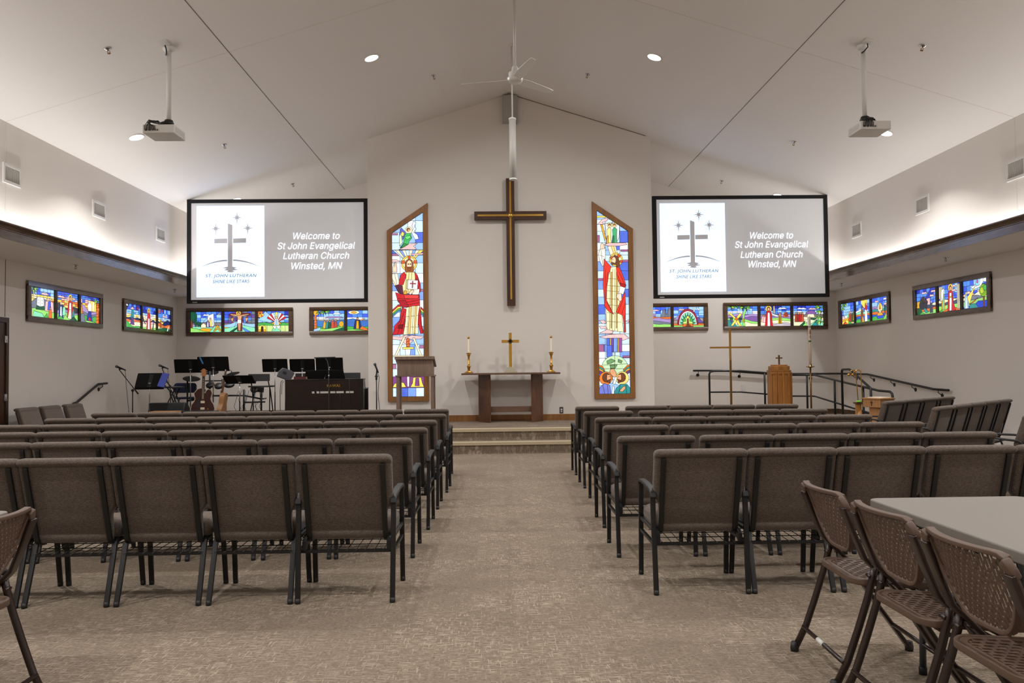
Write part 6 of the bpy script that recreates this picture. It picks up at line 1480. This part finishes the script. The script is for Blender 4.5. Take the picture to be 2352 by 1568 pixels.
def draw_right(P, X):
    q = lambda c, *p: P.p(c, [X(*a) for a in p])
    l = lambda *p: P.line([X(*a) for a in p])
    grid(P, X, [100, 180, 256, 330, 378, 410, 450, 512, 572, 630, 680, 728, 790, 850, 918, 985, 1030, 1072, 1140, 1210, 1310], [100, 168, 215, 262, 340], [LB, LB, (232, 244, 253), VB, MBL, LB, DBL, VB], 9)
    for y0, y1, x0, x1 in ((282, 326, 100, 132), (376, 388, 268, 330), (442, 456, 280, 330), (560, 574, 100, 156), (984, 1030, 120, 158), (1058, 1070, 280, 330)): q((170, 96, 140), (x0, y0), (x1, y0), (x1, y1), (x0, y1))
    q(YE, (105, 156), (172, 156), (172, 168), (105, 168)); q(PK, (118, 212), (150, 178), (188, 170), (180, 190), (150, 200), (160, 212)); q(PK, (160, 206), (256, 200), (250, 214), (170, 222)); q(GO, (138, 214), (152, 214), (172, 300), (166, 320)); q((240, 240, 250), (168, 206), (262, 204), (258, 300), (246, 320), (176, 320))
    for cx, c, t_, h in ((192, (226, 220, 140), (224, 160, 60), 197), (229, (70, 170, 110), (40, 120, 80), 228)):
        P.p((250, 236, 170), E_(X, h, 217, 16)); q(c, (cx - 18, 336), (cx + 16, 336), (cx + 14, 280), (cx + 16, 244), (h, 230), (cx - 14, 246), (cx - 12, 280)); q(t_, (cx - 16, 336), (cx - 2, 336), (cx - 4, 284), (cx - 12, 290)); P.p((110, 66, 40), E_(X, h, 216, 9)); P.p(SK, E_(X, h, 220, 6), False)
    q(PK, (160, 344), (190, 332), (300, 332), (310, 344), (260, 352), (190, 352))
    q(CR, (184, 354), (206, 352), (226, 412), (206, 424)); q((244, 214, 130), (206, 352), (224, 352), (240, 408), (226, 412)); q(CR, (224, 352), (236, 352), (248, 404), (240, 408))
    P.p((255, 206, 80), E_(X, 238, 440, 43)); P.p((252, 240, 180), E_(X, 238, 440, 34))
    q((220, 80, 40), (250, 404), (268, 414), (258, 430), (244, 420)); q((220, 80, 40), (264, 444), (280, 446), (278, 462), (262, 456)); q((220, 80, 40), (200, 424), (212, 418), (216, 430), (204, 440))
    q((110, 62, 36), (212, 450), (214, 424), (230, 410), (250, 420), (260, 450), (262, 484), (244, 490), (236, 470), (226, 470), (216, 470)); P.p((244, 206, 168), E_(X, 224, 444, 14, 22)); q((110, 62, 36), (206, 456), (226, 460), (226, 472), (210, 472)); l((214, 440), (222, 440))
    q((238, 208, 178), (136, 372), (140, 340), (150, 330), (160, 344), (166, 366), (152, 376)); q((250, 244, 226), (124, 406), (134, 374), (168, 366), (170, 400), (164, 470), (150, 484), (134, 450)); l((142, 380), (152, 476)); l((130, 410), (160, 420))
    q((250, 236, 186), (196, 490), (240, 484), (262, 560), (272, 640), (272, 760), (284, 906), (176, 892), (172, 740), (180, 600))
    for x, a, b in ((200, 510, 890), (216, 500, 896), (232, 500, 900), (250, 560, 902)): l((x, a), (x - 4, b))
    for y in (560, 606, 640, 690, 730, 780, 836): l((178, y), (270, y + 8))
    for x in (206, 240): q((228, 176, 80), (x, 520), (x + 6, 520), (x + 2, 880), (x - 3, 880))
    q((226, 54, 40), (160, 434), (206, 486), (190, 540), (178, 620), (176, 700), (222, 792), (186, 770), (164, 740), (154, 600)); l((170, 500), (166, 720)); l((184, 520), (172, 700)); l((176, 710), (214, 786))
    q((226, 54, 40), (238, 486), (262, 492), (292, 570), (302, 606), (294, 626), (264, 606), (244, 556)); l((258, 520), (292, 600)); l((248, 540), (276, 606)); q((170, 26, 30), (262, 590), (300, 600), (296, 622), (266, 612))
    q((226, 54, 40), (294, 650), (300, 730), (298, 830), (300, 906), (288, 912), (286, 850), (280, 800), (238, 778), (262, 716)); l((288, 680), (252, 780)); l((296, 720), (274, 790)); l((292, 800), (294, 906))
    q((250, 244, 226), (262, 610), (298, 622), (284, 664), (256, 660)); q((238, 214, 190), (244, 660), (272, 658), (274, 700), (262, 712), (250, 694), (240, 680))
    for p in (((128, 830), (160, 828), (176, 846), (150, 852)), ((128, 866), (168, 868), (182, 884), (140, 884)), ((300, 836), (322, 826), (318, 846)), ((130, 912), (180, 888), (220, 900), (210, 916)), ((130, 936), (196, 920), (290, 918), (320, 946), (280, 960), (220, 944), (190, 952))): q(PK, *p)
    for i, (x, c) in enumerate(((176, DBL), (196, YE), (202, (126, 80, 170)), (220, MBL), (246, YE), (252, (150, 80, 150)))): q(c, (x, 944), (x + (18, 6, 16, 24, 6, 22)[i], 944), (x + (18, 6, 16, 24, 6, 22)[i], 1034), (x, 1034))
    q(DBL, (176, 990), (210, 990), (210, 1066), (176, 1066)); q((214, 214, 160), (226, 1034), (231, 1034), (231, 1064), (226, 1064))
    P.p((196, 224, 180), E_(X, 228, 1140, 86, 84, 0, 180)); q((110, 150, 100), (176, 1090), (206, 1076), (232, 1090), (204, 1106), (180, 1110)); q((110, 150, 100), (250, 1080), (276, 1090), (270, 1106), (248, 1098)); q((110, 150, 100), (196, 1116), (244, 1116), (230, 1138), (200, 1138)); l((228, 1056), (226, 1170)); l((144, 1116), (312, 1110)); q((196, 224, 180), (142, 1140), (314, 1140), (300, 1190), (160, 1190))
    for i, c in enumerate(((216, 110, 40), (60, 150, 140), (226, 160, 50), (110, 60, 120))):
        q(c, (122, 1110 + 12 * i), (152, 1126 + 12 * i), (166, 1156 + 12 * i), (150, 1150 + 10 * i), (122, 1126 + 12 * i)); q(c, (330, 1110 + 12 * i), (306, 1120 + 12 * i), (280, 1150 + 10 * i), (300, 1150 + 10 * i), (330, 1126 + 12 * i))
    q(VB, (120, 1310), (340, 1310), (330, 1270), (206, 1230), (126, 1250))
    for cx, hc, hx in ((174, (224, 124, 50), 1), (272, (248, 214, 120), -1)):
        P.p(hc, E_(X, cx - 4 * hx, 1200, 42)); P.p((108, 62, 38), E_(X, cx, 1196, 26, 30)); q(SK, (cx + 4 * hx, 1176), (cx + 26 * hx, 1180), (cx + 30 * hx, 1206), (cx + 16 * hx, 1222), (cx + 2 * hx, 1210)); q((108, 62, 38), (cx + 10 * hx, 1212), (cx + 28 * hx, 1206), (cx + 22 * hx, 1232), (cx + 4 * hx, 1226)); l((cx + 14 * hx, 1190), (cx + 24 * hx, 1190))
    q((116, 124, 206), (126, 1310), (130, 1262), (160, 1232), (196, 1246), (206, 1310)); l((150, 1244), (166, 1310)); l((180, 1244), (186, 1310)); q((50, 140, 140), (216, 1310), (236, 1264), (268, 1238), (306, 1240), (330, 1270), (332, 1310)); l((262, 1244), (250, 1310)); l((300, 1246), (306, 1310)); q(SK, (256, 1284), (280, 1256), (296, 1250), (296, 1268), (276, 1288))
    q((250, 244, 226), (214, 1236), (232, 1190), (244, 1196), (228, 1240)); q(SK, (194, 1160), (200, 1142), (222, 1140), (238, 1168), (238, 1190), (222, 1194), (206, 1180))
    q(WH, (206, 1310), (214, 1250), (222, 1250), (224, 1310))
tall([(-2.04, .772), (-1.267, .772), (-1.267, 4.515), (-2.04, 3.99)], [(-1.95, .858), (-1.357, .858), (-1.357, 4.341), (-1.95, 3.946)], draw_left, (111, 119), (311, 322), 133, 1319, 'tall stained glass window with a seated red robed figure, behind the lectern')
tall([(1.846, .78), (2.618, .78), (2.618, 3.994), (1.846, 4.52)], [(1.936, .866), (2.527, .866), (2.527, 3.95), (1.936, 4.349)], draw_right, (113, 128), (314, 328), 122, 1301, 'tall stained glass window with a standing robed figure, right of the altar')
